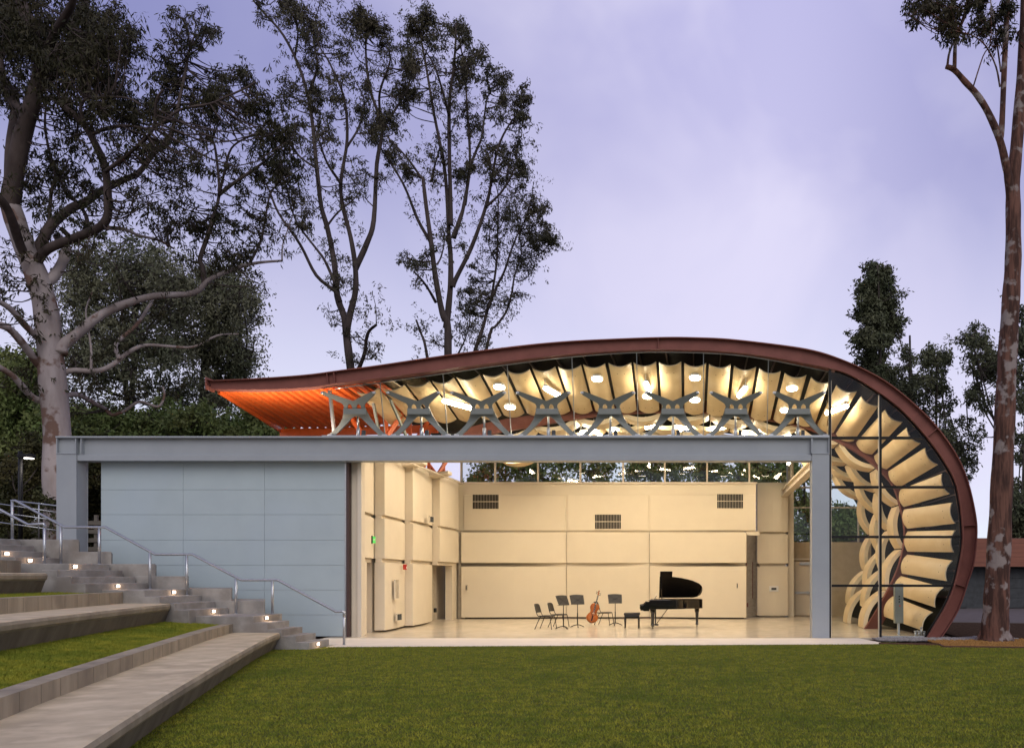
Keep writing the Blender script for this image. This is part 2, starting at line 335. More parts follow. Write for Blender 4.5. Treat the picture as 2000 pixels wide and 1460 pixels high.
def strip(name, a, c, za, zc, m):
    b = MB(); b.grid([[(*a[i], za), (*c[i], zc)] for i in range(len(a))], smooth=False); o = obj(name, b, m); o['kind'] = 'structure'
strip('terrace_lawn_soil', wb1, front2, .565, .66, M['turf']); strip('terrace_lawn_soil', wb2, front3, 1.33, 1.37, M['turf'])
w3b = offset(front3, 14); strip('upper_terrace_slab', wb3, w3b, 2.1, 2.5, M['turf'])

RZ = .16
xs = [-9.45 - .34 * i for i in range(5)] + [-12.21, -12.56, -12.92, -13.28] + [-14.3, -14.63, -14.96, -15.3] + [-16.6, -16.95, -17.25, -17.6]
SY0, SY1 = 20.32, 21.42
LAND = (4, 8, 12)
st = thing('concrete_stairs', (-13, 21, 0), 'grey concrete stairs climbing past the benches in front of the blue grey wall panel', 'stairs')
for k, x in enumerate(xs):
    x1 = xs[k + 1] if k + 1 < len(xs) else -21
    b = MB(); zlow = -.12 if k < 5 else RZ * (k - 4)
    b.box(x1 - .02, x, SY0 if k < 5 or k > 11 else (20.05 if k < 9 else 19.5), (SY1 if k < 4 else 21.74) - .0007 * k, zlow - .1, RZ * (k + 1)); obj('step', b, M['step'], st, .012)
# wide seat blocks behind the handrail
for xr, lev, xl in ((-11.31, 7, -12.5), (-12.17, 9, -13.6), (-13.32, 11, -14.5), (-14.17, 13, -15.7), (-15.33, 15, -16.5), (-16.19, 17, -21)):
    y0_, y1_ = 21.753 + .006 * lev, 23.85; k_ = y1_ / y0_ * .998
    b = MB(); b.prism([(xr, y0_, -.1), (xr * k_, y1_, -.1), (xl * k_ - .4, y1_, -.1), (xl - .2, y0_, -.1)], (0, 0, RZ * lev + .112)); obj('seat_block', b, M['step'], st, .012)
b = MB(); b.box(-30, -18.6, 20.3, 24.1, 1.5, 2.72); struct('upper_landing', b, M['step'])

# handrails
def rail(name, label, pts, posts, r=.033):
    t = thing(name, tuple(posts[0][0]), label, 'handrail', 'steel handrails along the stairs')
    b = MB(); b.tube(pts, r, 10); obj('rail', b, M['steel'], t)
    for a, c in posts:
        b = MB(); b.tube([a, c], r * .95, 10); b.disc(a, .05, (0, 0, 1), 12, 0, .012); obj('post', b, M['steel'], t)
RD = 21.62
def H(px, py): return U(px, py, RD)
def zst(x):
    z = 0
    for k, xx in enumerate(xs):
        if x < xx: z = RZ * (k + 1)
    return z
rp = [H(672, 1204), H(672, 1194.5), H(668, 1193), H(657, 1194), H(542.5, 1132), H(470.75, 1132), H(376, 1082), H(302.75, 1082), H(206, 1029), H(126, 1029), H(30, 977), H(22, 977.5)]
posts = []
for px, py in ((672, 1197), (532, 1132), (461, 1127), (365, 1082), (293, 1077), (194, 1029), (119, 1025), (24, 977)):
    c = H(px, py); x = c.x
    posts.append((Vector((x, RD, max(zst(x - .05), -.0) if px < 600 else 0.0)), c))
rail('stair_handrail', 'long galvanised handrail stepping down the stairs to the lawn', rp, posts)
def K(px, py): return U(px, py, 20.6)
rail('stair_handrail', 'short galvanised handrail beside the topmost concrete bench', [K(-60, 962), K(0, 995), K(55, 1024), K(86, 1022.5), K(88, 1030)],
     [(Vector((K(87, 0).x, 20.6, 1.9)), K(87, 1024)), (Vector((K(-40, 0).x, 20.6, 2.3)), K(-40, 974))])
t = thing('ramp_guardrail', tuple(U(30, 1050, 25.3)), 'galvanised guardrail with horizontal bars on the landing by the pale tree', 'guardrail')
def J(px, py): return U(px, py, 25.3)
b = MB(); b.tube([J(30, 978), J(137, 990), J(137, 1052)], .025, 10); obj('top_rail', b, M['steel'], t)
for dy in (14, 30, 49):
    b = MB(); b.tube([J(-60, 972 + dy * 1.05 - 12), J(112, 986 + dy * 1.0)], .016, 8); obj('bar', b, M['steel'], t)
for px in (24, 76):
    b = MB(); b.tube([J(px, 1052), J(px, 981)], .02, 8); obj('post', b, M['steel'], t)

# step lights
sl_pts = [(620.5, 1259, 0, 'above the lawn at the foot of the stairs'), (520, 1208.5, 4, 'on the riser of the first landing'), (416.5, 1195, 5, 'just above the first landing'), (339, 1157.5, 8, 'near the end of the middle bench'),
          (229.5, 1144, 9, 'above the grass of the upper terrace'), (146, 1104, 12, 'below the third handrail bend'), (58, 1090, 13, 'over the wall of the topmost bench'), (5, 1087.5, 14, 'at the picture edge above the topmost bench')]
for px, py, k, where in sl_pts:
    x = xs[k] + .012
    D = x * F / (px - CX)
    D = min(max(D, SY0 + .15), SY1 - .15); 
    z = EYE + (HY - py) * D / F; z = RZ * k + RZ * .55 if k < 13 else RZ * (k + .5)
    t = thing('step_light', (x, D, z), 'small glowing recessed step light ' + where, 'step light', 'recessed lights in the stair risers')
    b = MB(); b.box(-.004, .014, -.07, .07, -.042, .042); obj('frame', b, M['steel'], t, local=True)
    b = MB(); b.box(.0145, .02, -.055, .055, -.03, .03); obj('lens', b, M['steplamp'], t, local=True)
    l = bpy.data.objects.new('lamp_light', lamp(None, 1.6, .04, (1, .66, .42))); COL.objects.link(l); l.parent = t; l.location = (.10, 0, 0)

# ------------------------------------------------------------------ portal frame and sliding wall
def X24(px): return (px - CX) * 24 / F
zb0, zb1 = U(0, 899, 24).z, U(0, 851.5, 24).z
xa, xb, xc, xd = X24(110), X24(149), X24(1586), X24(1620)
t = thing('steel_portal_frame', ((xa + xd) / 2, 24.2, 0), 'long blue grey steel beam on two columns across the front of the stage', 'steel frame')
b = MB(); b.box(xb, xc, 24.12, 24.32, zb0 + .17, zb1 - .052); b.box(xa, xd, 23.96, 24.46, zb1 - .05, zb1); b.box(xb + .003, xc - .003, 24.03, 24.44, zb0, zb0 + .168)
b.box(xa, xb - .03, 24.08, 24.36, zb0 + .19, zb1 - .052); b.box(xc + .03, xd, 24.08, 24.36, zb0 + .19, zb1 - .052)
obj('beam', b, M['grey'], t, .006)
def column(x0, x1, z0):
    b = MB(); b.box(x0, x1, 24.0, 24.03, z0, zb0 + .187); b.box(x0, x1, 24.44, 24.47, z0, zb0 + .187); b.box(x0 + .01, x0 + .04, 24.031, 24.439, z0, zb0 + .187); b.box(x1 - .04, x1 - .01, 24.031, 24.439, z0, zb0 + .187)
    obj('column', b, M['grey'], t, .004)
column(xa, xb, 0); column(xc, xd, 0)
for x in (xa + .014, xb - .014, xb + .14, xc - .014, xc + .014, xd - .014): b = MB(); b.box(x - .012, x + .012, 23.99, 24.3, zb0 + .213, zb1 - .054); obj('stiffener', b, M['grey'], t)
for x0, x1 in ((xa, xb), (xc, xd)): b = MB(); b.box(x0 - .003, x1 + .003, 23.98, 24.42, zb0 + .188, zb0 + .212); obj('cap_plate', b, M['grey'], t)

x0, x1 = X24(199) * 1.018, X24(674.5) * 1.018
t = thing('sliding_wall', ((x0 + x1) / 2, 24.45, 0), 'tall pale blue grey sliding wall of flat panels parked behind the handrail', 'sliding wall', kind='thing')
zt = zb0 + .03; zj = [U(0, y, 24.4).z for y in (956, 1004.5, 1054, 1103, 1151.5, 1200)]
xj = [U(p, 0, 24.4).x for p in (358, 517)]
b = MB(); xe = [x0] + xj + [x1]; ze = [zt] + zj + [.02]
for i in range(3):
    for k in range(len(ze) - 1):
        b.box(xe[i] + .004, xe[i + 1] - .004, 24.395, 24.47, ze[k + 1] + .004, ze[k] - .004)
obj('panel_skin', b, M['door'], t)
b = MB(); b.box(x0 + .004, x1 - .004, 24.41, 24.6, .01, zt - .004); obj('core', b, M['grey'], t)
b = MB(); b.box(x1 + .002, x1 + .045, 24.38, 24.62, .0, zt); obj('edge_trim', b, M['steel'], t)
b = MB(); b.box(x1 + .05, x1 + .11, 24.4, 24.6, .0, zt); obj('edge_seal', b, M['primer_dark'], t)

# ------------------------------------------------------------------ pavilion
P = thing('music_pavilion', (0, 30, 0), 'open fronted music pavilion with a curling red steel roof and glowing wooden ceiling', 'building')
OUT = [(407, 741), (416, 743), (504, 739), (600, 732), (668, 723), (737.5, 714), (875, 693.6), (1012, 676), (1100, 667.5), (1182, 663), (1292.5, 659), (1360, 659.5), (1430, 663), (1540, 676), (1595, 686), (1640, 700.7), (1685, 720), (1730, 744.6), (1775, 779.5), (1820, 822), (1853.7, 865), (1876, 903), (1889, 936), (1898, 968.5), (1906, 1009.6), (1908, 1037), (1906, 1070), (1900.7, 1105.5), (1889.8, 1138), (1873, 1187.7), (1848.7, 1229), (1838, 1245)]
INN = [(411, 758), (416, 760), (504, 761), (600, 757), (666, 748), (732, 740), (864, 722.5), (990, 706), (1117, 692), (1243, 684), (1347, 684), (1430, 688), (1501, 697), (1567, 709), (1622, 720), (1662, 733), (1716, 766), (1764, 803), (1809, 852.6), (1840, 894), (1865, 939), (1876, 990), (1880, 1037), (1879, 1070), (1872, 1108), (1862, 1146.6), (1846, 1185), (1824, 1222), (1810, 1245)]
A0 = np.array([tuple(U(x, y, 24)) for x, y in OUT])[:, [0, 2]]; A1 = np.array([tuple(U(x, y, 24)) for x, y in INN])[:, [0, 2]]
A0 = resample(catmull([(x, z, 0) for x, z in A0], 6), 140)[:, :2]; A1 = resample(catmull([(x, z, 0) for x, z in A1], 6), 2000)[:, :2]
_t0 = np.gradient(A0, axis=0); _t0 /= np.linalg.norm(_t0, axis=1)[:, None]; _idx = []; _last = 0
for i in range(140):
    lo_ = _last; hi_ = min(1999, _last + 60) if i else 0
    c_ = abs((A1[lo_:hi_ + 1] - A0[i]) @ _t0[i]); _last = lo_ + int(np.argmin(c_)); _idx.append(_last)
_idx[-1] = 1999; A1 = A1[_idx]
def lerp2(a, b, t): return a + (b - a) * t
def band(mb, ca, cb, y0, y1, m=0):
    rows = [[(ca[i][0], y0, ca[i][1]), (cb[i][0], y0, cb[i][1]), (cb[i][0], y1, cb[i][1]), (ca[i][0], y1, ca[i][1])] for i in range(len(ca))]
    mb.grid(rows, m, False, True); mb.add(rows[0], [(0, 1, 2, 3)], m); mb.add(rows[-1], [(3, 2, 1, 0)], m)
b = MB(); wa, wbn = lerp2(A0, A1, .075), lerp2(A0, A1, .925)
band(b, wa, wbn, 24.06, 24.10); band(b, A0, wa - (wa - A0) * .02, 23.93, 24.3); band(b, wbn + (A1 - wbn) * .02, A1, 23.95, 24.28)
b.box(A0[0][0] - .04, A0[0][0] - .002, 23.9, 24.32, A1[0][1] - .05, A0[0][1] + .05)
for o_ in [obj('front_arch', b, M['primer'], P)]: pass
def stiff(px, py):
    b = MB()
    tgt = np.array(tuple(U(px, py, 24)))[[0, 2]]; mid = (A0 + A1) / 2; i = int(np.argmin(np.linalg.norm(mid - tgt, axis=1)))
    p, q = wa[i], wbn[i]; d = q - p; tt = np.array([-d[1], d[0]]) / np.linalg.norm(d) * .008
    b.prism([(p[0] - tt[0], 24.059, p[1] - tt[1]), (q[0] - tt[0], 24.059, q[1] - tt[1]), (q[0] + tt[0], 24.059, q[1] + tt[1]), (p[0] + tt[0], 24.059, p[1] + tt[1])], (0, -.115, 0)); obj('stiffener', b, M['primer'], P)
for q in ((640, 742), (655, 740), (1292, 671), (1822, 842), (1893, 1026), (1878, 1148)): stiff(*q)
# roof shell over the room (dark inside), from the left glass line to the foot
i0 = int(np.argmin(abs(A0[:70, 0] - X24(640))))
sh0 = lerp2(A0, A1, .06); sh1 = lerp2(A0, A1, .62)
b = MB(); n = len(A0)
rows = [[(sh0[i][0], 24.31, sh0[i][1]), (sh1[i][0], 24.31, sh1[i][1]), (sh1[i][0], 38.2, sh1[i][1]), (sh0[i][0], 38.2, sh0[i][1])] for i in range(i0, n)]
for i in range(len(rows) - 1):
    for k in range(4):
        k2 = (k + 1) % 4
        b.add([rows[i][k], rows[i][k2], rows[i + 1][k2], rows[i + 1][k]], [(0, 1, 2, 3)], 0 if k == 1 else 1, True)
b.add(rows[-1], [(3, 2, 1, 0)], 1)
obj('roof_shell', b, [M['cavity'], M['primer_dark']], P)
# purlins under the shell seen as faint ribs in the dark band
b = MB()
for i in range(i0 + 4, n - 4, 4):
    p = sh1[i]; d = A1[i] - A0[i]; d = d / np.linalg.norm(d)
    b.obox((p[0] + d[0] * .05, 26.2, p[1] + d[1] * .05), (d[0] * .045, 0, d[1] * .045), (0, 1.9, 0), (-d[1] * .02, 0, d[0] * .02))
obj('purlin', b, M['primer_dark'], P)
# orange corrugated overhang
i1 = i0 + 6
def soff(x, v):
    zf = np.interp(x, A1[:60, 0], A1[:60, 1]); return zf + .06
b = MB(); rows = []
xf = np.linspace(-13.85, -9.3, 240)
for k, x in enumerate(xf):
    u = (x + 13.85) / 4.55; ph = (x * 4.2) % 1
    w = np.interp(ph, [0, .12, .42, .55, .85, 1], [0, .07, .07, 0, 0, 0]) 
    zz = soff(x, 0) + w
    xr = -15.25 + u * 5.6
    rows.append([(x, 24.105, zz), ((x + xr) / 2, 27.4, zz), (xr, 30.7, zz)])
b.grid(rows, smooth=False)
obj('corrugated_soffit', b, M['orange'], P)
b = MB(); zl = soff(-13.85, 0)
b.bar((-13.95, 24.33, zl + .02), (-15.4, 30.9, zl + .0), .06, .26)          # outer edge channel
b.bar((-15.4, 30.85, zl - .14), (-9.6, 30.85, zl + .02), .16, .28)           # rear eave beam
b.bar((-14.9, 31.2, zl - .36), (-9.6, 31.6, zl - .30), .12, .18)
obj('eave_beam', b, M['orange'], P)
b = MB(); rows = []
for x in np.linspace(-13.9, -9.3, 24):
    u = (x + 13.9) / 4.6; xr = -15.35 + u * 5.7; za = np.interp(x, A0[:60, 0], A0[:60, 1]) - .02
    rows.append([(x, 24.31, za), (xr, 31, za)])
b.grid(rows); obj('overhang_roof', b, M['primer_dark'], P)

# inner arch (second steel ring) and acoustic ceiling
R2 = [(905, 862), (970, 846), (1051, 832), (1122, 819), (1190, 811), (1254, 807), (1334, 805), (1402, 809), (1499, 821), (1567, 835), (1626, 858), (1662, 878), (1694, 899), (1730, 932), (1746, 955), (1758, 993), (1765, 1031), (1763.7, 1064), (1752.8, 1108), (1731, 1155), (1711.7, 1190), (1688, 1227)]
D2 = 28.15
C2 = np.array([tuple(U(x, y, D2)) for x, y in R2])[:, [0, 2]]; C2[-1, 1] = 0
C2 = resample(catmull([(x, z, 0) for x, z in C2], 6), 160)[:, :2]
tg = np.gradient(C2, axis=0); tg /= np.linalg.norm(tg, axis=1)[:, None]; nin = np.stack([tg[:, 1], -tg[:, 0]], 1)     # inward normal
b = MB(); o1 = C2 - nin * .42; o1[:, 1] = np.maximum(o1[:, 1], 0.0)
band(b, C2, C2 - nin * .02, D2 - .1, D2 + .1); band(b, C2 - nin * .021, o1, D2 - .015, D2 + .015)
obj('inner_arch', b, M['primer'], P)

z1 = lambda x, y: (600 + .275 * x, 640 + .275 * y)
z2 = lambda x, y: (1100 + .275 * x, 640 + .275 * y)
z3 = lambda x, y: (1550 + .225 * x, 640 + .225 * y)
z4 = lambda x, y: (1550 + .274 * x, 900 + .274 * y)
fr = [(z1(355, 460), z1(505, 430)), (z1(530, 430), z1(690, 408)), (z1(710, 405), z1(868, 382)), (z1(888, 382), z1(1042, 358)), (z1(1060, 355), z1(1225, 338)), (z1(1248, 335), z1(1400, 315)), (z1(1425, 310), z1(1580, 298)), (z1(1600, 292), z1(1762, 280)),
      (z1(1782, 280), z1(1945, 268)), (z2(142, 265), z2(298, 258)), (z2(322, 255), z2(482, 252)), (z2(500, 252), z2(660, 245)), (z2(680, 248), z2(838, 245)), (z2(860, 255), z2(1015, 255)), (z2(1035, 262), z2(1190, 262)), (z2(1213, 275), z2(1370, 282)),
      (z2(1392, 290), z2(1545, 312)), (z2(1573, 325), z2(1727, 340)), (z3(0, 432 - 8), z3(106, 415)), (z3(150, 432), z3(308, 475)), (z3(370, 500), z3(548, 555)), (z3(585, 595), z3(735, 680)), (z3(792, 712), z3(942, 820)), (z3(978, 868), z3(1100, 1005)), (z3(1138, 1042), z3(1250, 1190)),
      (z4(1055, 90), z4(1110, 235)), (z4(1128, 295), z4(1150, 445)), (z4(1150, 492), z4(1138, 648)), (z4(1130, 707), z4(1088, 853)), (z4(1065, 898), z4(1005, 1040)), (z4(988, 1073), z4(915, 1205))]
fr = [f for i, f in enumerate(fr) if i != 18]
gf = [z1(590, 700), z1(705, 645), z1(890, 650), z1(1070, 650), z1(1230, 640), z1(1388, 620), z1(1552, 605), z1(1715, 598), z1(1877, 590), z2(218, 588), z2(377, 586), z2(530, 583), z2(692, 583), z2(852, 590), z2(1008, 600), z2(1168, 612), z2(1322, 628), z2(1482, 648), (1553, 826)]
gf += [z3(195, 835), z3(355, 915), z3(530, 990), z3(690, 1105), z3(815, 1235), z3(925, 1392), z4(785, 335), z4(812, 490), z4(812, 655), z4(770, 810), z4(712, 952), z4(640, 1115)]
# boundary i lies between panel i-1 and panel i ; the list above has one entry per boundary
def acoustic(name, a, bq, c, d, y0, y1, bulge, nu=9, nv=5, th=.03, bolts=True):
    # a,b front corners, c,d far corners as (x,z); bulges towards the room
    a, bq, c, d = map(np.array, (a, bq, c, d)); mb = MB()
    def pt(u, v, off=0):
        p = (a * (1 - u) + bq * u) * (1 - v) + (c * (1 - u) + d * u) * v; ch = (bq - a) * (1 - v) + (d - c) * v; l = np.linalg.norm(ch)
        nrm = np.array([ch[1], -ch[0]]) / l; bu = bulge * (1 - (2 * u - 1) ** 2) * l
        p = p + nrm * (bu - off); return (p[0], y0 + (y1 - y0) * v, p[1])
    us = np.linspace(0, 1, nu); vs = np.linspace(0, 1, nv)
    inn = [[pt(u, v) for u in us] for v in vs]; out = [[pt(u, v, th) for u in us] for v in vs]
    mb.grid(inn, 0, True); mb.grid([r[::-1] for r in out], 0, True)
    for r in (0, -1):
        mb.grid([inn[r], out[r]], 1, False)
    mb.grid([[inn[v][0], out[v][0]] for v in range(nv)], 1, False); mb.grid([[inn[v][-1], out[v][-1]] for v in range(nv)], 1, False)
    if bolts:
        for u in (.34, .66):
            for v in (.13, .87):
                p = Vector(pt(u, v, -.004)); q = Vector(pt(u + .02, v, -.004)); r_ = Vector(pt(u, v + .02, -.004))
                mb.disc(p, .02, (q - p).cross(r_ - p), 8, 2)
    return obj(name, mb, [M['ply'], M['plyedge'], M['bolt']], P)
YF, YR = 24.62, 28.0
def w2(p, D): q = U(p[0], p[1], D); return np.array((q.x, q.z))
for i, (l, r) in enumerate(fr):
    g0, g1 = w2(gf[i], YR), w2(gf[i + 1], YR)
    c, d = g0 + (g1 - g0) * .06, g0 + (g1 - g0) * .94
    acoustic('acoustic_panel', w2(l, YF), w2(r, YF), c, d, YF, YR, .17)
# deeper bays: staggered bulging panels woven behind the inner arch
arc = np.r_[0, np.cumsum(np.linalg.norm(np.diff(C2, axis=0), axis=1))]
def onC(s, off): 
    s = min(max(s, 0), arc[-1]); p = np.array([np.interp(s, arc, C2[:, k]) for k in (0, 1)]); q = np.array([np.interp(s, arc, nin[:, k]) for k in (0, 1)]); return p + q * off
PITCH = 1.5
DBACK = [28.25, 29.75, 31.25, 32.75, 34.3]
for j in range(4):
    y0, y1 = DBACK[j], DBACK[j + 1] - .66; m0 = int(arc[-1] / PITCH)
    for k in range(m0 + 1):
        s1 = arc[-1] - (k + (.5 if j % 2 else 0)) * PITCH; s0 = s1 - PITCH * 1.0
        if s0 < -.2 or k > 15: continue
        off = .03 + .05 * (j % 2)
        a, c = onC(s0 + .02, off), onC(s1 - .02, off)
        acoustic('acoustic_panel', a, c, onC(s0 + .02, off + .02), onC(s1 - .02, off + .02), y0, y1, .15, 13, 3, .15, False)

# clear glass under the arch
def clip(poly, ax, val, keep_gt):
    out = []
    for i in range(len(poly)):
        p, q = poly[i], poly[(i + 1) % len(poly)]
        ip = (p[ax] >= val) == keep_gt or p[ax] == val; iq = (q[ax] >= val) == keep_gt or q[ax] == val
        if ip: out.append(p)
        if ip != iq:
            t_ = (val - p[ax]) / (q[ax] - p[ax]); out.append(tuple(p[k] + (q[k] - p[k]) * t_ for k in (0, 1)))
    return out
gl = lerp2(A0, A1, 1.06)
region = [tuple(p) for p in gl[i0:]] ; region += [(region[-1][0], 0.0), (X24(640), 0.0)]
ZC = zb1 + .07
def lean(z): return 24.1 + (8.4 - z) / 2.6 * .66
jx = [(p - CX) * 24.2 / F for p in (637, 738, 863, 990, 1117, 1243.6, 1374, 1501, 1620)]
for k in range(8):
    pl = clip(clip(clip(region, 0, jx[k], True), 0, jx[k + 1], False), 1, ZC, True)
    b = MB(); b.add([(x, lean(z), z) for x, z in pl], [tuple(range(len(pl)))]); obj('glass_pane', b, M['glass'], P)
b = MB()
def arch_z(x): return np.interp(x, gl[:90, 0], gl[:90, 1])
for x in jx[1:8]:
    zt_ = arch_z(x); b.bar((x, lean(zt_) + .02, zt_), (x, lean(ZC) + .02, ZC), .022, .03)
obj('glazing_joint', b, M['steel'], P)
b = MB(); zt_ = arch_z(jx[0]); b.bar((jx[0], lean(zt_) + .03, zt_), (jx[0], lean(ZC) + .03, ZC), .07, .1); obj('jamb_post', b, M['steel'], P)
for q0, q1 in (((jx[0] + .85, 25.4, 7.3), (jx[0] + .95, 25.9, ZC)), ((jx[0] + 1.3, 25.4, 7.4), (jx[0] + 1.75, 26.2, ZC))): b = MB(); b.bar(q0, q1, .07, .07); obj('roof_brace', b, M['xgrey'], P)
b = MB(); pts = [(p[0], lean(p[1]) - .01, p[1]) for p in gl[i0:] if p[0] < jx[8]]
b.tube(pts, .018, 6); obj('glazing_bead', b, M['steel'], P)
b = MB(); b.box(jx[0] - .04, xd, 24.47, 24.98, zb1 - .05, zb1 + .03); b.box(jx[0] - .04, xd, 24.0, 24.03, zb1 + .002, zb1 + .028); obj('glazing_sill', b, M['steel'], P)
# right bay panes
hz = [U(0, y, 24.1).z for y in (855, 951, 1048, 1143)]; vx = [X24(1621.5), X24(1720.5), 9]
zs_ = [0.02] + hz[::-1] + [9]
for i in range(2):
    for k in range(5):
        pl = clip(clip(clip(clip(region, 0, vx[i], True), 0, vx[i + 1], False), 1, zs_[k], True), 1, zs_[k + 1], False)
        if len(pl) >= 3:
            b = MB(); b.add([(x, 24.1, z) for x, z in pl], [tuple(range(len(pl)))]); obj('glass_pane', b, M['glass'], P)
b = MB()
for x in vx[:2]:
    zt_ = np.interp(x, gl[:100, 0], gl[:100, 1]); b.box(x - .032, x + .032, 24.03, 24.16, 0.0, zt_)
obj('mullion', b, M['black'], P)
b = MB(); b.box(vx[1] - .05, vx[1] - .034, 24.05, 24.15, 0, 7.0); b.box(vx[0] + .034, vx[0] + .045, 24.05, 24.15, 0, 7.4); obj('mullion_liner', b, M['wallside'], P)
for z in hz:
    j = [p for p in gl[70:] if p[1] <= z + .05]; xr = np.interp(-z, -gl[80:, 1], gl[80:, 0])
    b = MB(); b.box(vx[0] + .046, vx[1] - .051, 24.04, 24.15, z - .035, z + .035); b.box(vx[1] + .033, xr, 24.04, 24.15, z - .035, z + .035); obj('transom', b, M['black'], P)
rr = [p for p in gl[60:] if p[0] > vx[0]]
b = MB(); b.tube([(p[0], 24.1, p[1]) for p in rr], .03, 6); obj('glazing_bead', b, M['black'], P)
b = MB(); b.box(vx[1] + .05, X24(1806), 24.05, 24.16, -.0, .05); obj('glazing_sill', b, M['steel'], P)
# side return of the leaning glass
zt_ = arch_z(vx[0]); b = MB(); b.add([(vx[0], 24.16, zt_), (vx[0], 24.16, ZC), (vx[0], lean(ZC), ZC)], [(0, 1, 2)]); obj('glass_pane', b, M['glass'], P)

# ------------------------------------------------------------------ interior walls
T1 = (.06, 2.20); T2 = (2.33, 3.60); T3 = (3.70, 5.65)
def slab(name, p, q, z0, z1, th=.25, bulge=0.0, m=None, nu=9, zin=0.0):
    # vertical slab whose face runs p->q in plan (room on its right hand), thickness behind
    p, q = np.array(p), np.array(q); d = q - p; l = np.linalg.norm(d); nrm = np.array([d[1], -d[0]]) / l
    us = np.linspace(0, 1, nu); f = [p + d * u + nrm * bulge * math.sin(math.pi * u) for u in us]; k = [p + d * u - nrm * th for u in us]
    ring = [tuple(v) for v in f] + [tuple(v) for v in k[::-1]]
    b = MB(); b.prism([(x, y, z0) for x, y in ring], (0, 0, z1 - z0))
    return obj(name, b, m or M['wallside'], P, .012)
segs = [((-9.93, 24.75), (-10.22, 26.38)), ((-9.90, 26.42), (-10.12, 28.88)), ((-9.86, 28.92), (-10.14, 31.9)), ((-9.86, 31.94), (-9.93, 34.7))]
for i, (p, q) in enumerate(segs):
    for ti, (a, c) in enumerate((T1, T2, T3)):
        if ti == 0 and i == 0: slab('wall_panel', p, (-10.02, 25.3), a - .05, c, .3, 0); continue
        if ti == 0 and i == 3: continue
        slab('wall_panel', p, q, a, c + (.0 if ti < 2 else 0), .32, .05)
for p, q in segs:
    d_ = np.array(q) - np.array(p); n_ = np.array([d_[1], -d_[0]]) / np.linalg.norm(d_) * .09
    slab('panel_reveal', np.array(p) - n_, np.array(q) - n_, T1[1] + .001, T2[0] - .001, .2, .0, None, 2); slab('panel_reveal', np.array(p) - n_, np.array(q) - n_, T2[1] + .001, T3[0] - .001, .2, .0, None, 2)
b = MB(); b.box(-10.9, -10.32, 26.45, 31.9, 0, 5.6); b.box(-10.9, -10.55, 24.7, 26.45, 0, 5.6); b.box(-10.9, -10.32, 31.9, 35.2, 2.2, 5.6); b.box(-10.9, -10.75, 31.9, 36, 0, 2.2); b.box(-10.32, -10.05, 34.15, 34.8, 0, 2.25); obj('side_wall', b, M['wallside'], P)
b = MB(); b.box(-10.745, -10.7, 31.9, 34.1, 0, 2.19); obj('opening_lining', b, M['cmu'], P)
b = MB(); b.box(-9.97, -9.86, 24.48, 24.74, 0, zb0 + .2); b.box(-10.3, -9.98, 24.63, 24.7, 0, 5.6); obj('jamb_lining', b, M['wallside'], P)
b = MB(); b.box(-10.9, -10.0, 24.6, 36, 5.66, 5.76); obj('wall_coping', b, M['wallside'], P)
# roof struts above the side wall
for y in (27.0, 29.3, 31.4, 33.3):
    b = MB(); b.bar((-10.4, y, 5.76), (-11.6, y + .5, 7.25), .12, .12); b.bar((-10.4, y, 5.76), (-9.7, y + .7, 7.3), .12, .12); b.bar((-10.4, y + .9, 5.76), (-10.4, y + .9, 7.3), .10, .10); obj('roof_strut', b, M['orange'], P)
b = MB(); b.tube([(-9.6, 25.2, 5.55), (-9.6, 34.0, 5.55)], .03, 8)
for y in (26.5, 29.5, 32.5): b.tube([(-9.6, y, 5.55), (-9.9, y, 5.7)], .015, 6)
obj('conduit', b, M['wallside'], P)
for y in (28.3, 31.2):
    b = MB(); b.prism([(-10.1, y, 5.5), (-9.4, y + .25, 5.62), (-9.4, y + .75, 5.62), (-10.1, y + 1.0, 5.5)], (0, 0, .12)); obj('strut_bracket', b, M['wallside'], P, .01)
# rear wall
BX = [-9.86, -5.53, -2.04, 2.02]
b = MB(); b.box(-10.6, 2.45, 35.25, 35.45, T3[0] - .04, 5.66); b.box(-10.6, 1.98, 35.27, 35.8, 0, T3[0] - .05); obj('rear_wall', b, M['wall'], P, .01)
for i in range(3):
    b = MB(); b.box(BX[i] + (.0 if i == 0 else .05), BX[i + 1] + (.42 if i == 2 else -.05), 35.2, 35.249, T3[0], 5.2); obj('wall_panel', b, M['wall'], P, .012)
    yo = [(34.75, 35.2), (35.15, 35.25), (35.2, 34.6)][i]
    for a, c in (T1, T2):
        slab('wall_panel', (BX[i] + .014, yo[0]), (BX[i + 1] - .014, yo[1]), a, c - .02, .25, .12, M['wall'])
b = MB(); b.box(-9.8, 1.95, 35.2, 35.262, 0, .055); obj('skirting', b, M['primer_dark'], P)
b = MB()
for x in (BX[1], BX[2]): b.box(x - .011, x + .011, 35.22, 35.262, .06, T3[0] - .06)
b.box(-10.0, -9.90, 34.9, 34.97, .0, 3.62); obj('panel_reveal', b, M['cmu'], P)
b = MB(); b.box(1.9, 2.7, 36.97, 37.1, 0, 3.7)
for r in range(18):
    for q in range(4):
        x_ = 1.7 + q * .4 + (.2 if r % 2 else 0); xa_, xb_ = max(1.95, x_ + .006), min(2.65, x_ + .394)
        if xb_ > xa_: b.box(xa_, xb_, 36.94, 36.969, r * .2 + .006, r * .2 + .194)
obj('block_wall', b, M['cmu'], P)
b = MB(); b.tube([(2.15, 36.9, .5), (2.15, 36.9, 3.3)], .02, 6); b.box(2.08, 2.22, 36.84, 36.92, .42, .6); b.tube([(2.42, 36.9, .8), (2.42, 36.9, 2.4)], .015, 6); obj('conduit', b, M['primer'], P)
b = MB(); b.box(2.02, 2.6, 35.26, 35.45, 3.5, 3.66); obj('lintel', b, M['wall'], P)
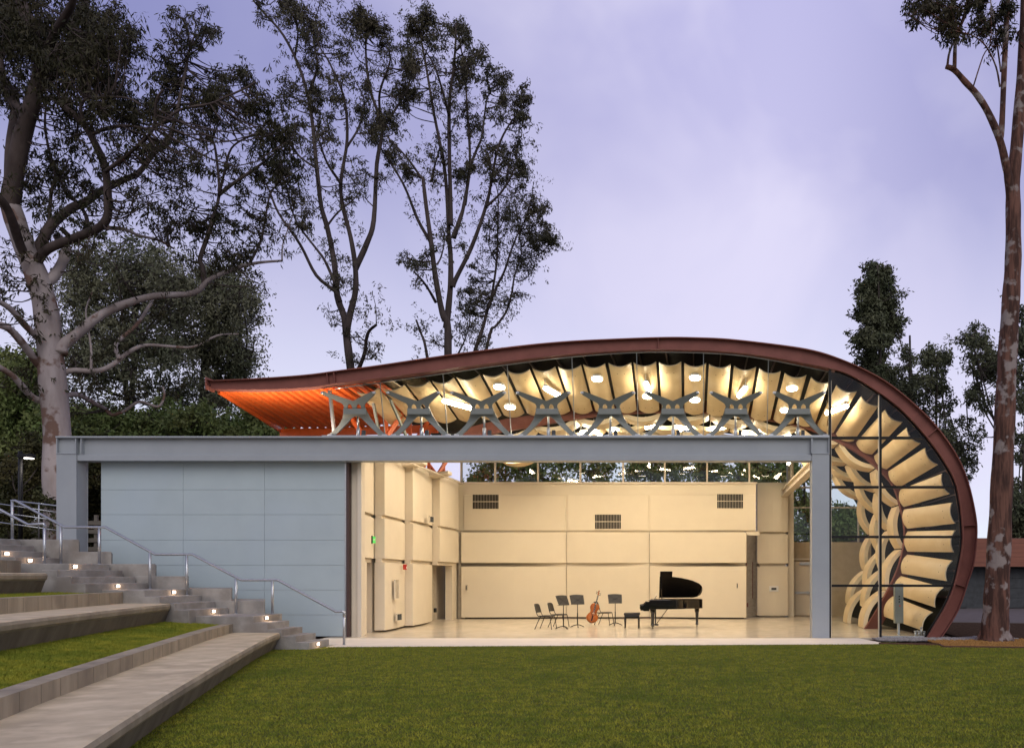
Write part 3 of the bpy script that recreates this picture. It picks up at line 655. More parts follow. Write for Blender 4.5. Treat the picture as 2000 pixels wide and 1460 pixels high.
for (a, c), ex in zip((T1, T2, (T3[0], 5.85)), (0, 0, 0)):
    slab('wall_panel', (2.58, 36.35), (3.93, 36.35), a, c, .7, .06, M['wall'])
b = MB(); b.box(2.7, 3.85, 36.5, 37.3, 0, 5.8); b.box(3.95, 4.2, 36.6, 37.3, 0, 6.9); obj('rear_wall', b, M['wall'], P)
b = MB(); b.box(4.2, 8.0, 37.4, 37.65, 0, 3.30); obj('rear_wall', b, M['plaster'], P)
# rear door with push bar and closer
dr = bpy.data.objects.new('rear_door', None); COL.objects.link(dr); dr.parent = P; dr.location = (4.95, 37.36 - 30, 0)
b = MB(); b.box(4.30, 5.75, 37.33, 37.39, .03, 2.42); o_ = obj('leaf', b, M['wallside'], dr, .006)
b = MB(); b.box(4.22, 4.296, 37.31, 37.395, 0, 2.5); b.box(5.754, 5.83, 37.31, 37.395, 0, 2.5); b.box(4.15, 5.95, 37.30, 37.395, 2.501, 2.57); obj('frame', b, M['wallside'], dr)
b = MB(); b.box(4.33, 5.72, 37.24, 37.29, 1.0, 1.08); b.box(4.4, 4.5, 37.29, 37.33, .98, 1.1); b.box(5.5, 5.6, 37.29, 37.33, .98, 1.1); b.box(4.85, 4.95, 37.22, 37.3, .98, 1.1); obj('push_bar', b, M['steel'], dr)
b = MB(); b.box(4.55, 5.0, 37.22, 37.32, 2.28, 2.4); obj('closer', b, M['steel'], dr)
# rear clerestory: mullions and panes
mxs = [-10.0] + [U(p, 0, 35.3).x for p in (967, 1050.5, 1133.5, 1217, 1298.5, 1381, 1463.5, 1546)]
for i in range(len(mxs) - 1):
    b = MB(); b.add([(mxs[i] + .04, 35.35, 5.72), (mxs[i + 1] - .04, 35.35, 5.72), (mxs[i + 1] - .04, 35.35, 7.2), (mxs[i] + .04, 35.35, 7.2)], [(0, 1, 2, 3)]); obj('window_pane', b, M['glassback'], P)
for x in mxs: b = MB(); b.box(x - .035, x + .035, 35.28, 35.42, 5.74, 7.35); obj('window_mullion', b, M['wallside'], P)
b = MB(); b.box(-10.0, 2.5, 35.2, 35.46, 5.665, 5.74); obj('window_sill', b, M['wallside'], P)
gx = [4.22, 5.9, 7.2]; gz = [3.36, 4.85, 5.75, 7.2]
for i in range(2):
    for k in range(3):
        b = MB(); b.add([(gx[i] + .03, 37.5, gz[k]), (gx[i + 1], 37.5, gz[k]), (gx[i + 1], 37.5, gz[k + 1]), (gx[i] + .03, 37.5, gz[k + 1])], [(0, 1, 2, 3)]); obj('window_pane', b, M['glassback'], P)
for x in (4.22, 5.9, 7.2): b = MB(); b.box(x - .035, x + .035, 37.42, 37.58, 3.31, 7.2); obj('window_mullion', b, M['wallside'], P)
for z in (4.85, 5.75): b = MB(); b.box(4.26, 7.2, 37.44, 37.56, z - .035, z + .035); obj('window_transom', b, M['wallside'], P)
# beam tying the right column back to the rear wall
b = MB(); b.box(3.62, 3.90, 24.6, 36.3, 5.50, 5.54); b.box(3.62, 3.90, 24.6, 36.3, 5.22, 5.26); b.box(3.74, 3.78, 24.6, 36.3, 5.262, 5.498); obj('tie_beam', b, M['wallside'], P)

# ------------------------------------------------------------------ X brackets in the leaning glass
tips = [(630, 731, 697.6, 649.5, 747), (758, 857, 823, 775, 869.5), (883, 985, 946.5, 898, 992), (1011, 1111.5, 1070, 1023.5, 1118), (1137, 1237.5, 1193.5, 1145, 1239), (1262, 1362.6, 1314.5, 1269, 1360), (1389, 1486, 1437, 1391.5, 1482), (1512.5, 1610, 1555, 1512.5, 1605)]
xw = ['at the corner before the orange soffit', 'between the first pair of glass joints', 'in front of the long tube light near the soffit', 'fourth from the orange soffit along the beam', 'halfway along the beam above the cello', 'above the rear wall beside the piano lid', 'above the piano tail end of the beam', 'nearest the tall black window grid']
def plate(mb, polys, Y, th=.035):
    for pl in polys:
        n = len(pl); vs = [(x, Y(z), z) for x, z in pl] + [(x, Y(z) + th, z) for x, z in pl]
        mb.add(vs, [tuple(range(n - 1, -1, -1)), tuple(range(n, 2 * n))] + [(k, (k + 1) % n, n + (k + 1) % n, n + k) for k in range(n)])
def make_x(k, tl, tr_, cx, fl, frr):
    DB, DT = 24.62, 24.2
    zbase = zb1 + .03; X = lambda p, D: (p - CX) * D / F
    xc_ = X((fl + frr) / 2, DB); t = thing('glazing_bracket', (xc_, DB, zbase), 'grey X shaped steel bracket ' + xw[k], 'bracket', 'X shaped brackets holding the sloping glass')
    ztip = U(0, 767, DT).z - zbase
    x1_, x2_ = X(tl, DT) - xc_, X(tr_, DT) - xc_
    sl_ = (DB - DT) / (ztip - .5)
    def Y(z): return -.02 - max(0, z - .5) * sl_
    b = MB(); plate(b, [[(-.318, .845), (-.355, .7327), (-.415, .585), (-.535, .405), (-.70, .235), (-.875, .1), (-.90, 0), (-.74, 0), (-.63, .115), (-.455, .275), (-.30, .43), (-.15, .585), (-.06, .64), (.06, .64), (.15, .585), (.30, .43), (.455, .275), (.63, .115), (.74, 0), (.90, 0), (.875, .1), (.70, .235), (.535, .405), (.415, .585), (.355, .7327), (.318, .845)]], Y)
    for sx, xt in ((-1, x1_), (1, x2_)):
        m_ = lambda L_: [(sx * x, z) for x, z in L_]
        ax = abs(xt)
        plate(b, [m_([(0.0, 0.8455), (0.058, 0.8455), (0.072, 0.92), (0.12, 0.968), (0.0, 1.045)]), m_([(0.201, 0.8455), (0.318, 0.8455), (0.302, 0.9), (0.313, 0.94), (0.34, 0.98), (0.12, 0.968), (0.164, 0.953), (0.196, 0.91)]),
                  m_([(0.12, 0.968), (0.34, 0.98), (.34 + (ax - .34) * .30, .98 + (ztip - .98) * .24), (ax, ztip - .05), (ax + .02, ztip + .02), (ax - .03, ztip + .05), (0.0, 1.045)])], Y)
    o = obj('cross_plate', b, M['xgrey'], t, local=True)
    b = MB(); b.box(-.33, .33, -.225, -.185, .675, .845); obj('yoke', b, M['xgrey'], t, .01, local=True)
    b = MB(); b.tube([(0, .06, .0), (0, .06, .32)], .055, 12); b.tube([(0, .06, .31), (0, .0, .70)], .03, 10); b.box(-.11, .11, -.02, .16, 0, .04); obj('jack', b, M['steel'], t, local=True)
    b = MB(); b.box(-.52, -.13, .03, .12, .03, .10); b.box(.1, .2, .02, .12, .05, .26); obj('actuator', b, M['darkwall'], t, .01, local=True)
    for sx in (-1, 1):
        b = MB(); b.box(sx * .80 - .07, sx * .80 + .07, -.06, .06, 0, .13); obj('foot', b, M['steel'], t, .015, local=True)
    for x in (x1_, x2_):
        yy = Y(ztip); b = MB(); b.box(x - .045, x + .045, yy - .03, yy + .07, ztip - .03, ztip + .035); obj('clamp', b, M['steel'], t, .015, local=True)
for k, q in enumerate(tips): make_x(k, *q)

# ------------------------------------------------------------------ vents
vent_proto = None
for px, py, w in ((948, 979, 'highest up by the struts end of the rear wall'), (1187, 1018, 'lowest of the three, in the middle of the rear wall'), (1425.5, 978, 'beside the narrow block wall strip')):
    c = U(px, py, 35.19); 
    if vent_proto is None:
        t = thing('air_vent', c, '', 'vent', 'slotted air vents in the rear wall')
        b = MB()
        for r in (0, 1):
            for i in range(17): b.box(-.53 + i * .0645, -.53 + i * .0645 + .048, -.004, .006, -.30 + r * .31, -.30 + r * .31 + .285)
        obj('slots', b, M['black'], t, local=True)
        b = MB()
        for z in (-.33, -.014, .297): b.box(-.56, .57, -.012, .008, z, z + .028)
        obj('frame', b, M['wall'], t, local=True); vent_proto = t
    else: t = copy_tree(vent_proto); t.location = c
    t['label'] = 'dark slotted air vent ' + w

# ------------------------------------------------------------------ ceiling lamps
def round_lamp(px, py, D, label, watts):
    t = thing('ceiling_lamp', U(px, py, D), label, 'ceiling lamp', 'round glowing ceiling lamps'); t.rotation_euler.x = -R(13)
    b = MB(); b.disc((0, 0, 0), .16, (0, 0, 1), 24, 0, .03); obj('diffuser', b, M['lampwhite'], t, local=True)
    b = MB(); b.disc((0, 0, .031), .18, (0, 0, 1), 24, 0, .06); b.tube([(0, 0, .09), (0, 0, .35)], .015, 6); obj('housing', b, M['white'], t, local=True)
    l = bpy.data.objects.new('lamp_light', downlight(watts, .30)); COL.objects.link(l); l.parent = t; l.location = (0, 0, -.012)
def tube_lamp(px, py, D, label, watts, dx=.35, dy=1.1):
    t = thing('tube_lamp', U(px, py, D), label, 'tube lamp', 'long glowing tube lamps')
    b = MB(); b.tube([(-dx / 2, -dy / 2, 0), (dx / 2, dy / 2, 0)], .06, 12); obj('tube', b, M['tubelamp'], t, local=True)
    b = MB(); b.bar((-dx / 2, -dy / 2, .09), (dx / 2, dy / 2, .09), .12, .05); b.tube([(-dx / 2, -dy / 2, .1), (-dx / 2, -dy / 2, .4)], .012, 6); b.tube([(dx / 2, dy / 2, .1), (dx / 2, dy / 2, .4)], .012, 6); obj('housing', b, M['white'], t, local=True)
    l = bpy.data.objects.new('lamp_light', downlight(watts, .10, dy * .9)); COL.objects.link(l); l.parent = t; l.location = (0, 0, -.075)
RW, TW = 25, 22
for px, py, D, w in ((975, 757, 25.4, 'high above the third steel bracket'), (996, 796, 27, 'below the highest lamp near the third bracket'), (780, 782, 26.4, 'behind the second steel bracket by the soffit'), (1166, 741, 25.4, 'highest of all, above the fifth bracket'), (1357.5, 739, 25.4, 'beside the glass joint over the sixth bracket'), (1357, 782, 27, 'under the lamp beside the sixth bracket'), (1547, 759.5, 25.6, 'above the bracket nearest the black window grid'), (1534, 802, 27.2, 'low behind the bracket nearest the black window grid'), (1265, 775, 27, 'behind the tip of the sixth bracket')):
    round_lamp(px, py, D - .35, 'round glowing ceiling lamp ' + w, RW)
for px, py, D, w, dx in ((893, 790, 26, 'sloping between the second and third brackets', .5), (1079, 766, 26, 'over the fourth steel bracket', .25), (1265, 757, 26, 'over the sixth steel bracket', .05), (1449.5, 766, 26, 'over the seventh steel bracket', -.15), (1634, 800, 26.2, 'beside the black window grid', -.45)):
    tube_lamp(px, py, D - .35, 'long glowing tube lamp ' + w, TW, dx)
deep = [(-6.5, 30.2, 6.35), (-3.6, 30.0, 6.9), (-.7, 30.2, 7.05), (2.2, 30.0, 6.85), (-5.2, 33.2, 6.4), (-2.2, 33.0, 6.8), (.8, 33.2, 6.9), (3.6, 33.0, 6.3), (-8.2, 28.8, 6.0), (-7.6, 32.4, 6.55)]
for i, (x, y, z) in enumerate(deep):
    p = (x * F / y + CX, HY - (z - EYE) * F / y)
    if i % 2: tube_lamp(*p, y, 'long glowing tube lamp deep under the woven ceiling', 30, .1, 1.3)
    else: round_lamp(*p, y, 'round glowing ceiling lamp deep under the woven ceiling', 28)
for i in range(9):
    x = -6.2 + i * 1.15; z = np.interp(x, C2[:110, 0], C2[:110, 1]) - .22; y = 29.5 + .35 * (i % 2)
    tube_lamp(x * F / y + CX, HY - (z - EYE) * F / y, y, 'long glowing tube lamp deep under the woven ceiling', 7, .62 if i % 2 else -.5, .35)
for i in range(6):
    x = -6.4 + i * 1.9; y = 31.6 + .5 * (i % 2); z = 6.5 - .05 * abs(i - 3)
    round_lamp(x * F / y + CX, HY - (z - EYE) * F / y, y, 'round glowing ceiling lamp deep under the woven ceiling', 14)
# uplights on the beam washing the orange soffit
for ux, w in ((-12.9, 'nearer the roof tip'), (-11.3, 'nearer the first bracket')):
    t = thing('uplight', (ux, 24.42, zb1), 'small uplight on the beam under the orange soffit ' + w, 'uplight', 'uplights under the orange soffit')
    b = MB(); b.disc((0, 0, 0), .05, (0, 0, 1), 16, 0, .05); obj('body', b, M['black'], t, local=True)
    b = MB(); b.disc((0, 0, .052), .045, (0, 0, 1), 16, 0, .006); obj('lens', b, M['lampwhite'], t, local=True)
    l = bpy.data.objects.new('lamp_light', downlight(80, .09, None, (1, .80, .62))); COL.objects.link(l); l.parent = t; l.location = (0, 0, .065); l.rotation_euler = (R(180 - 30), 0, 0)

# ------------------------------------------------------------------ small wall fittings
t = thing('exit_sign', (-10.08, 25.9, 2.9), 'small green exit sign on the side wall panel', 'exit sign')
b = MB(); b.box(-.05, .05, -.16, -.12, -.12, .12); obj('housing', b, M['black'], t, local=True)
b = MB(); b.box(-.02, .04, -.115, .13, -.10, .10); obj('face', b, M['exitgreen'], t, local=True)
cu = bpy.data.curves.new('lettering', 'FONT'); cu.body = 'EXIT'; cu.size = .09; cu.align_x = 'CENTER'; cu.align_y = 'CENTER'; cu.extrude = .002; cu.materials.append(M['white'])
_f = bpy.data.objects.new('lettering_font', cu); COL.objects.link(_f); bpy.context.view_layer.update()
me = bpy.data.meshes.new_from_object(_f.evaluated_get(bpy.context.evaluated_depsgraph_get())); bpy.data.objects.remove(_f)
o_ = bpy.data.objects.new('lettering', me); COL.objects.link(o_); o_.parent = t; o_.location = (.043, .01, 0); o_.rotation_euler = (R(90), 0, R(90))
t = thing('fire_alarm', (-9.92, 28.3, 2.08), 'small red fire alarm box on the side wall', 'fire alarm')
b = MB(); b.box(-.05, .05, -.06, .06, -.09, .09); obj('case', b, M['red'], t, .01, local=True); b = MB(); b.disc((.051, 0, -.02), .03, (1, 0, 0), 10, 0, .01); obj('strobe', b, M['white'], t, local=True)
t = thing('thermostat', (3.3, 36.28, 1.23), 'white framed control panel on the narrow wall panel', 'control panel')
b = MB(); b.box(-.2, .2, -.03, 0, -.12, .12); obj('frame', b, M['white'], t, .01, local=True); b = MB(); b.box(-.11, .11, -.036, -.031, -.05, .05); obj('screen', b, M['darkwall'], t, local=True)
for x, y, z, w in ((-9.75, 27.3, 1.35, 'tall recessed niche in the side wall'), (-9.74, 27.5, .43, 'low recessed outlet niche near the side wall foot'), (-9.66, 30.6, 3.85, 'small open speaker niche high on the side wall')):
    tall = 'tall' in w
    t = thing('wall_niche', (x - .1, y, z), w, 'niche'); hh, ww = (.3, .16) if tall else (.1, .22)
    b = MB(); b.box(-.02, .012, -ww, ww, -hh, hh); obj('recess', b, M['darkwall'] if not tall else M['cmu'], t, local=True)
    b = MB(); b.box(-.02, .03, -ww - .02, -ww, -hh, hh); b.box(-.02, .03, ww, ww + .02, -hh, hh); b.box(-.02, .03, -ww - .02, ww + .02, hh, hh + .02); b.box(-.02, .03, -ww - .02, ww + .02, -hh - .02, -hh); obj('frame', b, M['wallside'], t, local=True)
t = thing('wall_outlet', (-9.82, 31.3, .5), 'small black outlet box by the dark wall opening', 'outlet')
b = MB(); b.box(-.06, .02, -.07, .07, -.08, .08); obj('box', b, M['black'], t, .01, local=True)
for px, py, D, w in ((911, 1147, 34.6, 'by the dark wall opening'), (1440, 1143, 34.65, 'beside the block wall strip')):
    c = U(px, py, D); t = thing('flush_pull', c, 'small brass flush pull on the rear wall panel ' + w, 'door pull')
    b = MB(); b.box(-.035, .035, -.03, .06, -.12, .12); obj('plate', b, M['cmu'], t, .01, local=True)
    b = MB(); b.box(-.018, .018, -.034, -.031, -.08, .08); obj('slot', b, M['black'], t, local=True)
# control box and pipes at the foot of the curved panels
c = U(1755.5, 1190, 25.3)
t = thing('control_box', (c.x, 25.35, 0), 'upright grey control box standing among the lowest curved ceiling panels', 'control box')
b = MB(); b.box(-.13, .13, -.1, .1, .35, 1.55); obj('cabinet', b, M['xgrey'], t, .012, local=True)
b = MB(); b.box(-.03, .03, -.05, .05, 0, .35); obj('stand', b, M['steel'], t, local=True)
b = MB()
for z in (1.0, 1.08, 1.16): b.disc((0, -.101, z), .022, (0, -1, 0), 10, 0, .012)
obj('button', b, M['black'], t, local=True)
b = MB(); b.disc((.02, -.101, .88), .022, (0, -1, 0), 10, 0, .012); obj('stop_button', b, M['red'], t, local=True)
c = G(1785, 1238, 0)
t = thing('pipe_stubs', (c.x, 24.55, 0), 'short grey capped pipes rising from the floor by the glass', 'pipes')
for i, (dx, hh) in enumerate(((-.2, .13), (-.09, .13), (.0, .24), (.1, .11))):
    b = MB(); b.tube([(dx, .05 * i, 0), (dx, .05 * i, hh)], .035, 10); b.tube([(dx, .05 * i, hh), (dx, .05 * i, hh + .04)], .045, 10); obj('pipe', b, M['steel'], t, local=True)

# ------------------------------------------------------------------ chairs, stands, cello, bench, piano
def make_chair():
    t = thing('music_chair', (0, 0, 0), 'x', 'chair', 'black musician chairs on the stage')
    # faces +X in local space
    b = MB(); rows = []
    for u in np.linspace(-1, 1, 7): rows.append([(-.20, u * .2, .455 - .012 * (1 - u * u)), (0, u * .215, .462 - .02 * (1 - u * u)), (.2, u * .22, .46), (.235, u * .215, .445)])
    b.grid(rows); b.grid([[(p[0], p[1], p[2] - .03) for p in r][::-1] for r in rows]); b.grid([[rows[0][i], (rows[0][i][0], rows[0][i][1], rows[0][i][2] - .03)] for i in range(4)]); b.grid([[rows[-1][i], (rows[-1][i][0], rows[-1][i][1], rows[-1][i][2] - .03)] for i in range(4)])
    b.grid([[r[3], (r[3][0], r[3][1], r[3][2] - .03)] for r in rows])
    obj('seat', b, M['chairblack'], t, local=True)
    b = MB(); rows = []
    for z in np.linspace(0, 1, 6):
        w = .205 - .02 * z ** 3; rows.append([(-.235 - .085 * z - .03 * (1 - u * u), u * w, .55 + .30 * z - (.03 * u ** 4 if z > .9 else 0)) for u in np.linspace(-1, 1, 7)])
    b.grid(rows); b.grid([[(p[0] - .025, p[1], p[2]) for p in r] for r in rows])
    for r in (rows[0], rows[-1]): b.grid([r, [(p[0] - .025, p[1], p[2]) for p in r]])
    for k in (0, -1): b.grid([[r[k], (r[k][0] - .025, r[k][1], r[k][2])] for r in rows])
    obj('backrest', b, M['chairblack'], t, local=True)
    for sy in (-1, 1):
        b = MB(); b.tube(catmull([(.19, sy * .2, .43), (.235, sy * .21, .40), (.30, sy * .225, 0)], 4), .012, 8); obj('leg', b, M['black'], t, local=True)
        b = MB(); b.tube(catmull([(-.05, sy * .2, .43), (-.12, sy * .205, .40), (-.30, sy * .225, 0)], 4), .012, 8); obj('leg', b, M['black'], t, local=True)
        b = MB(); b.tube(catmull([(.19, sy * .2, .43), (-.1, sy * .2, .43), (-.2, sy * .2, .45), (-.27, sy * .195, .60), (-.33, sy * .17, .8)], 4), .012, 8); obj('back_frame', b, M['black'], t, local=True)
    return t
ch = make_chair()
spots = [(G(1066, 1227.5), -12, 'black musician chair standing alone, farthest from the piano'), (G(1091, 1223.8), -14, 'black musician chair half behind the first music stand'), (G(1180, 1219.0), -14, 'black musician chair behind the cello')]
for i, (p, a, lb) in enumerate(spots):
    o_ = ch if i == 0 else copy_tree(ch); o_.location = p; o_.rotation_euler.z = R(a); o_['label'] = lb
def make_stand():
    t = thing('music_stand', (0, 0, 0), 'x', 'music stand', 'black music stands on the stage')
    b = MB(); b.tube([(0, 0, .07), (0, 0, .86)], .014, 10); b.tube([(0, 0, .07), (0, 0, .5)], .019, 10); obj('pole', b, M['black'], t, local=True)
    for a in (15, 135, 255):
        c, s_ = math.cos(R(a)), math.sin(R(a)); b = MB(); b.tube(catmull([(0, 0, .10), (c * .12, s_ * .12, .075), (c * .27, s_ * .27, .012)], 4), .014, 8); obj('leg', b, M['black'], t, local=True)
    # desk: leaning back, shelf lip along the bottom, cross ribs on the rear
    def q(u, v): return (u * (.255 - .015 * (1 - v)) , .02 + .15 * v - .05, .80 + .31 * v + (.02 * (1 - u * u) if v == 1 else 0))
    rows = [[q(u, v) for u in np.linspace(-1, 1, 7)] for v in (0, .5, 1)]
    b = MB(); b.grid(rows, smooth=False); b.grid([[(p[0], p[1] - .008, p[2] + .004) for p in r] for r in rows], smooth=False)
    for r in (rows[0], rows[-1]): b.grid([r, [(p[0], p[1] - .008, p[2] + .004) for p in r]], smooth=False)
    obj('desk', b, M['seatblack'], t, local=True)
    b = MB(); b.box(-.24, .24, -.03, .05, .795, .803); obj('lip', b, M['black'], t, local=True)
    b = MB(); b.bar((-.2, -.03, .83), (.2, .09, 1.08), .02, .006); b.bar((.2, -.03, .83), (-.2, .09, 1.08), .02, .006); obj('rib', b, M['black'], t, local=True)
    return t
ms = make_stand()
for i, (p, a, lb) in enumerate([(G(1100.5, 1227.5), 52, 'black music stand in front of the second chair'), (G(1128, 1224.5), 28, 'black music stand between the chairs and the cello'), (G(1201.6, 1220.8), 14, 'black music stand between the cello and the piano bench')]):
    o_ = ms if i == 0 else copy_tree(ms); o_.location = p; o_.rotation_euler.z = R(a); o_['label'] = lb
# cello: built standing along +Z, front facing -Y, then leaned
cp = G(1152, 1221.5)
t = thing('cello', cp, 'varnished orange brown cello propped upright before a chair', 'cello')
lean_m = Matrix.Translation(cp) @ Matrix.Rotation(R(13), 4, 'Y') @ Matrix.Rotation(R(-16), 4, 'X') @ Matrix.Rotation(R(12), 4, 'Z')
def put(mb):
    mb.v = [tuple(lean_m @ Vector(v) - cp) for v in mb.v]; return mb
half = [(0, .0), (.06, .155), (.14, .205), (.22, .205), (.30, .17), (.36, .122), (.42, .112), (.48, .125), (.53, .158), (.60, .165), (.67, .14), (.72, .07), (.735, 0)]
hz_ = np.linspace(0, .735, 40); hw = np.interp(hz_, [h[0] for h in half], [h[1] for h in half]); hw[0] = hw[-1] = .004
hw[1] = .09; hw[-2] = .05
b = MB(); z00 = .12
for s_ in (-1, 1):
    rows = []
    for z, w in zip(hz_, hw): rows.append([(w * u, s_ * (.06 + .028 * (1 - u ** 4) * min(1, w / .08)), z00 + z) for u in np.linspace(-1, 1, 11)])
    b.grid(rows)
for s_ in (-1, 1): b.grid([[(w * s_, -.06, z00 + z), (w * s_, .06, z00 + z)] for z, w in zip(hz_, hw)])
obj('body', put(b), M['cello'], t, local=True)
b = MB(); b.bar((0, -.07, z00 + .66), (0, -.045, z00 + 1.02), .034, .035, (0, 1, 0)); obj('neck', put(b), M['cello'], t, local=True)
b = MB(); b.bar((0, -.115, z00 + .40), (0, -.075, z00 + 1.02), .045, .012, (0, 1, 0)); obj('fingerboard', put(b), M['ebony'], t, local=True)
b = MB(); b.bar((0, -.05, z00 + 1.02), (0, -.02, z00 + 1.17), .035, .05, (0, 1, 0)); b.tube([(-.02, -.01, z00 + 1.19), (.02, -.01, z00 + 1.19)], .035, 14)
obj('scroll', put(b), M['cello'], t, local=True)
for k, (z, s_) in enumerate(((1.05, 1), (1.08, -1), (1.11, 1), (1.14, -1))):
    b = MB(); b.tube([(0, -.04, z00 + z), (s_ * .075, -.035, z00 + z)], .008, 6); b.tube([(s_ * .06, -.035, z00 + z), (s_ * .09, -.035, z00 + z)], .014, 6); obj('peg', put(b), M['ebony'], t, local=True)
b = MB(); b.box(-.045, .045, -.135, -.09, z00 + .325, z00 + .335); obj('bridge', put(b), M['plyedge'], t, local=True)
b = MB(); b.bar((0, -.10, z00 + .05), (0, -.125, z00 + .26), .04, .014, (0, 1, 0)); obj('tailpiece', put(b), M['ebony'], t, local=True)
b = MB()
for x in (-.018, -.006, .006, .018): b.tube([(x, -.128, z00 + .25), (x, -.138, z00 + .33), (x * .7, -.088, z00 + 1.03)], .0016, 4)
obj('string', put(b), M['steel'], t, local=True)
b = MB()
for s_ in (-1, 1): b.tube(catmull([(s_ * .07, -.091, z00 + .27), (s_ * .075, -.092, z00 + .31), (s_ * .06, -.093, z00 + .36), (s_ * .062, -.091, z00 + .40)], 4), .006, 6)
obj('sound_hole', put(b), M['black'], t, local=True)
b = MB(); b.tube([(0, 0, 0), (0, 0, z00 + .02)], .006, 6); obj('endpin', put(b), M['steel'], t, local=True)
# piano bench
bp = G(1234.5, 1225.5); t = thing('piano_bench', bp, 'low black padded piano bench with four legs', 'bench')
b = MB(); b.box(-.27, .27, -.19, .19, .43, .53); obj('cushion', b, M['seatblack'], t, .035, local=True, seg=3)
b = MB(); b.box(-.255, .255, -.175, .175, .33, .425); obj('apron', b, M['gloss'], t, .008, local=True)
for sx in (-1, 1):
    for sy in (-1, 1):
        b = MB(); b.tube([(sx * .23, sy * .15, .34), (sx * .23, sy * .15, .30), (sx * .235, sy * .155, 0)], [.028, .026, .018], 10); obj('leg', b, M['gloss'], t, local=True)
# grand piano, keyboard end towards -X, hinge side away from the camera
pp = Vector((-1.93, 28.05, 0)); t = thing('grand_piano', pp, 'black grand piano with its lid raised and keyboard towards the bench', 'piano')
t.rotation_euler.z = R(4)
outl = [(.14, 1.48), (.14, .0), (1.0, 0), (1.25, .06), (1.45, .22), (1.62, .40), (1.85, .54), (2.03, .66), (2.15, .86), (2.17, 1.08), (2.12, 1.30), (2.0, 1.43), (1.85, 1.48)]
core = catmull([(x, y, 0) for x, y in outl[2:]], 4); core = [(p.x, p.y) for p in core]
plan = [(.30, 1.48), (.30, 0)] + core
b = MB(); b.prism([(x, y, .66) for x, y in plan], (0, 0, .32)); obj('case', b, M['gloss'], t, .012, local=True)
b = MB(); b.prism([(.36, 1.42), (.36, .06)] and [(x, y, .981) for x, y in [(.36, 1.42), (.36, .06)] + [(x - .05 * (x > 1.3), y + .06 if y < .8 else min(y, 1.42)) for x, y in core]], (0, 0, .004)); obj('soundboard', b, M['bolt'], t, local=True)
b = MB()
for y0, y1 in ((0, .06), (1.42, 1.48)):
    b.prism([(-.02, y0, .68), (-.02, y0, .78), (.10, y0, .80), (.16, y0, .86), (.20, y0, .90), (.2995, y0, .93), (.2995, y0, .60), (.12, y0, .60), (.05, y0, .64)], (0, y1 - y0, 0))
obj('key_arm', b, M['gloss'], t, .006, local=True)
b = MB(); b.box(.0, .2995, .061, 1.419, .62, .70); obj('key_bed', b, M['gloss'], t, local=True)
b = MB(); b.box(.02, .17, .10, 1.38, .705, .735); obj('keyboard', b, M['ivory'], t, local=True)
b = MB()
for i in range(50):
    if i % 7 not in (2, 6): b.box(.07, .17, .115 + i * .0253, .127 + i * .0253, .736, .747)
obj('black_keys', b, M['ebony'], t, local=True)
b = MB(); b.box(.2, .2985, .061, 1.419, .705, .92); obj('fallboard', b, M['gloss'], t, local=True)
lid = [(x, y) for x, y in plan if x > .3]; lid = [(.66, 1.49), (.66, .28), (1.06, .28), (1.2, .30), (1.42, .35), (1.62, .42), (1.80, .50), (1.95, .60)] + [(x, y) for x, y in core if x >= 2.03 or y > .66]
ang = R(37)
def LT(x, y, h): d = 1.5 - y; return (x, 1.5 - d * math.cos(ang) - h * math.sin(ang), 1.0 + d * math.sin(ang) + h * math.cos(ang) * 1)
b = MB(); n = len(lid); vs = [LT(x, y, 0) for x, y in lid] + [LT(x, y, .025) for x, y in lid]
b.add(vs, [tuple(range(n - 1, -1, -1)), tuple(range(n, 2 * n))] + [(k, (k + 1) % n, n + (k + 1) % n, n + k) for k in range(n)]); obj('lid', b, M['gloss'], t, local=True)
# front lid leaf folded back on top of the main leaf
b = MB(); vs = [LT(x, y, h) for h in (.028, .048) for x, y in ((.67, 1.30), (.67, .0), (1.09, .0), (1.09, 1.30))]
b.add(vs, [(3, 2, 1, 0), (4, 5, 6, 7), (0, 1, 5, 4), (1, 2, 6, 5), (2, 3, 7, 6), (3, 0, 4, 7)]); obj('lid_leaf', b, M['gloss'], t, local=True)
b = MB(); e = LT(.72, .45, 0); b.bar((.72, .10, .97), e, .03, .02); obj('lid_prop', b, M['gloss'], t, local=True)
b = MB(); b.bar((.46, .75, .98), (.56, .75, 1.10), .9, .012, (1, 0, 0)); obj('music_desk', b, M['gloss'], t, local=True)
b = MB(); b.bar((.47, .55, 1.0), (.56, .55, 1.19), .28, .006, (1, 0, 0)); obj('sheet_music', b, M['ivory'], t, local=True)
for x, y in ((.42, .14), (.42, 1.34), (1.98, 1.1)):
    b = MB(); b.tube([(x, y, .66), (x, y, .56), (x, y, .50), (x, y, .16), (x, y, .12), (x, y, .07)], [.085, .085, .06, .042, .052, .045], 10, smooth=False); b.tube([(x - .012, y, .035), (x + .012, y, .035)], .035, 12); obj('leg', b, M['gloss'], t, local=True)
b = MB(); b.box(.50, .54, .66, .69, .12, .66); b.box(.50, .54, .79, .82, .12, .66); b.box(.42, .62, .62, .86, .08, .14); b.tube([(.55, .70, .13), (.95, .72, .66)], .012, 6)
for y in (.68, .74, .80): b.box(.34, .44, y - .012, y + .012, .09, .105)
obj('pedal_lyre', b, M['gloss'], t, local=True)

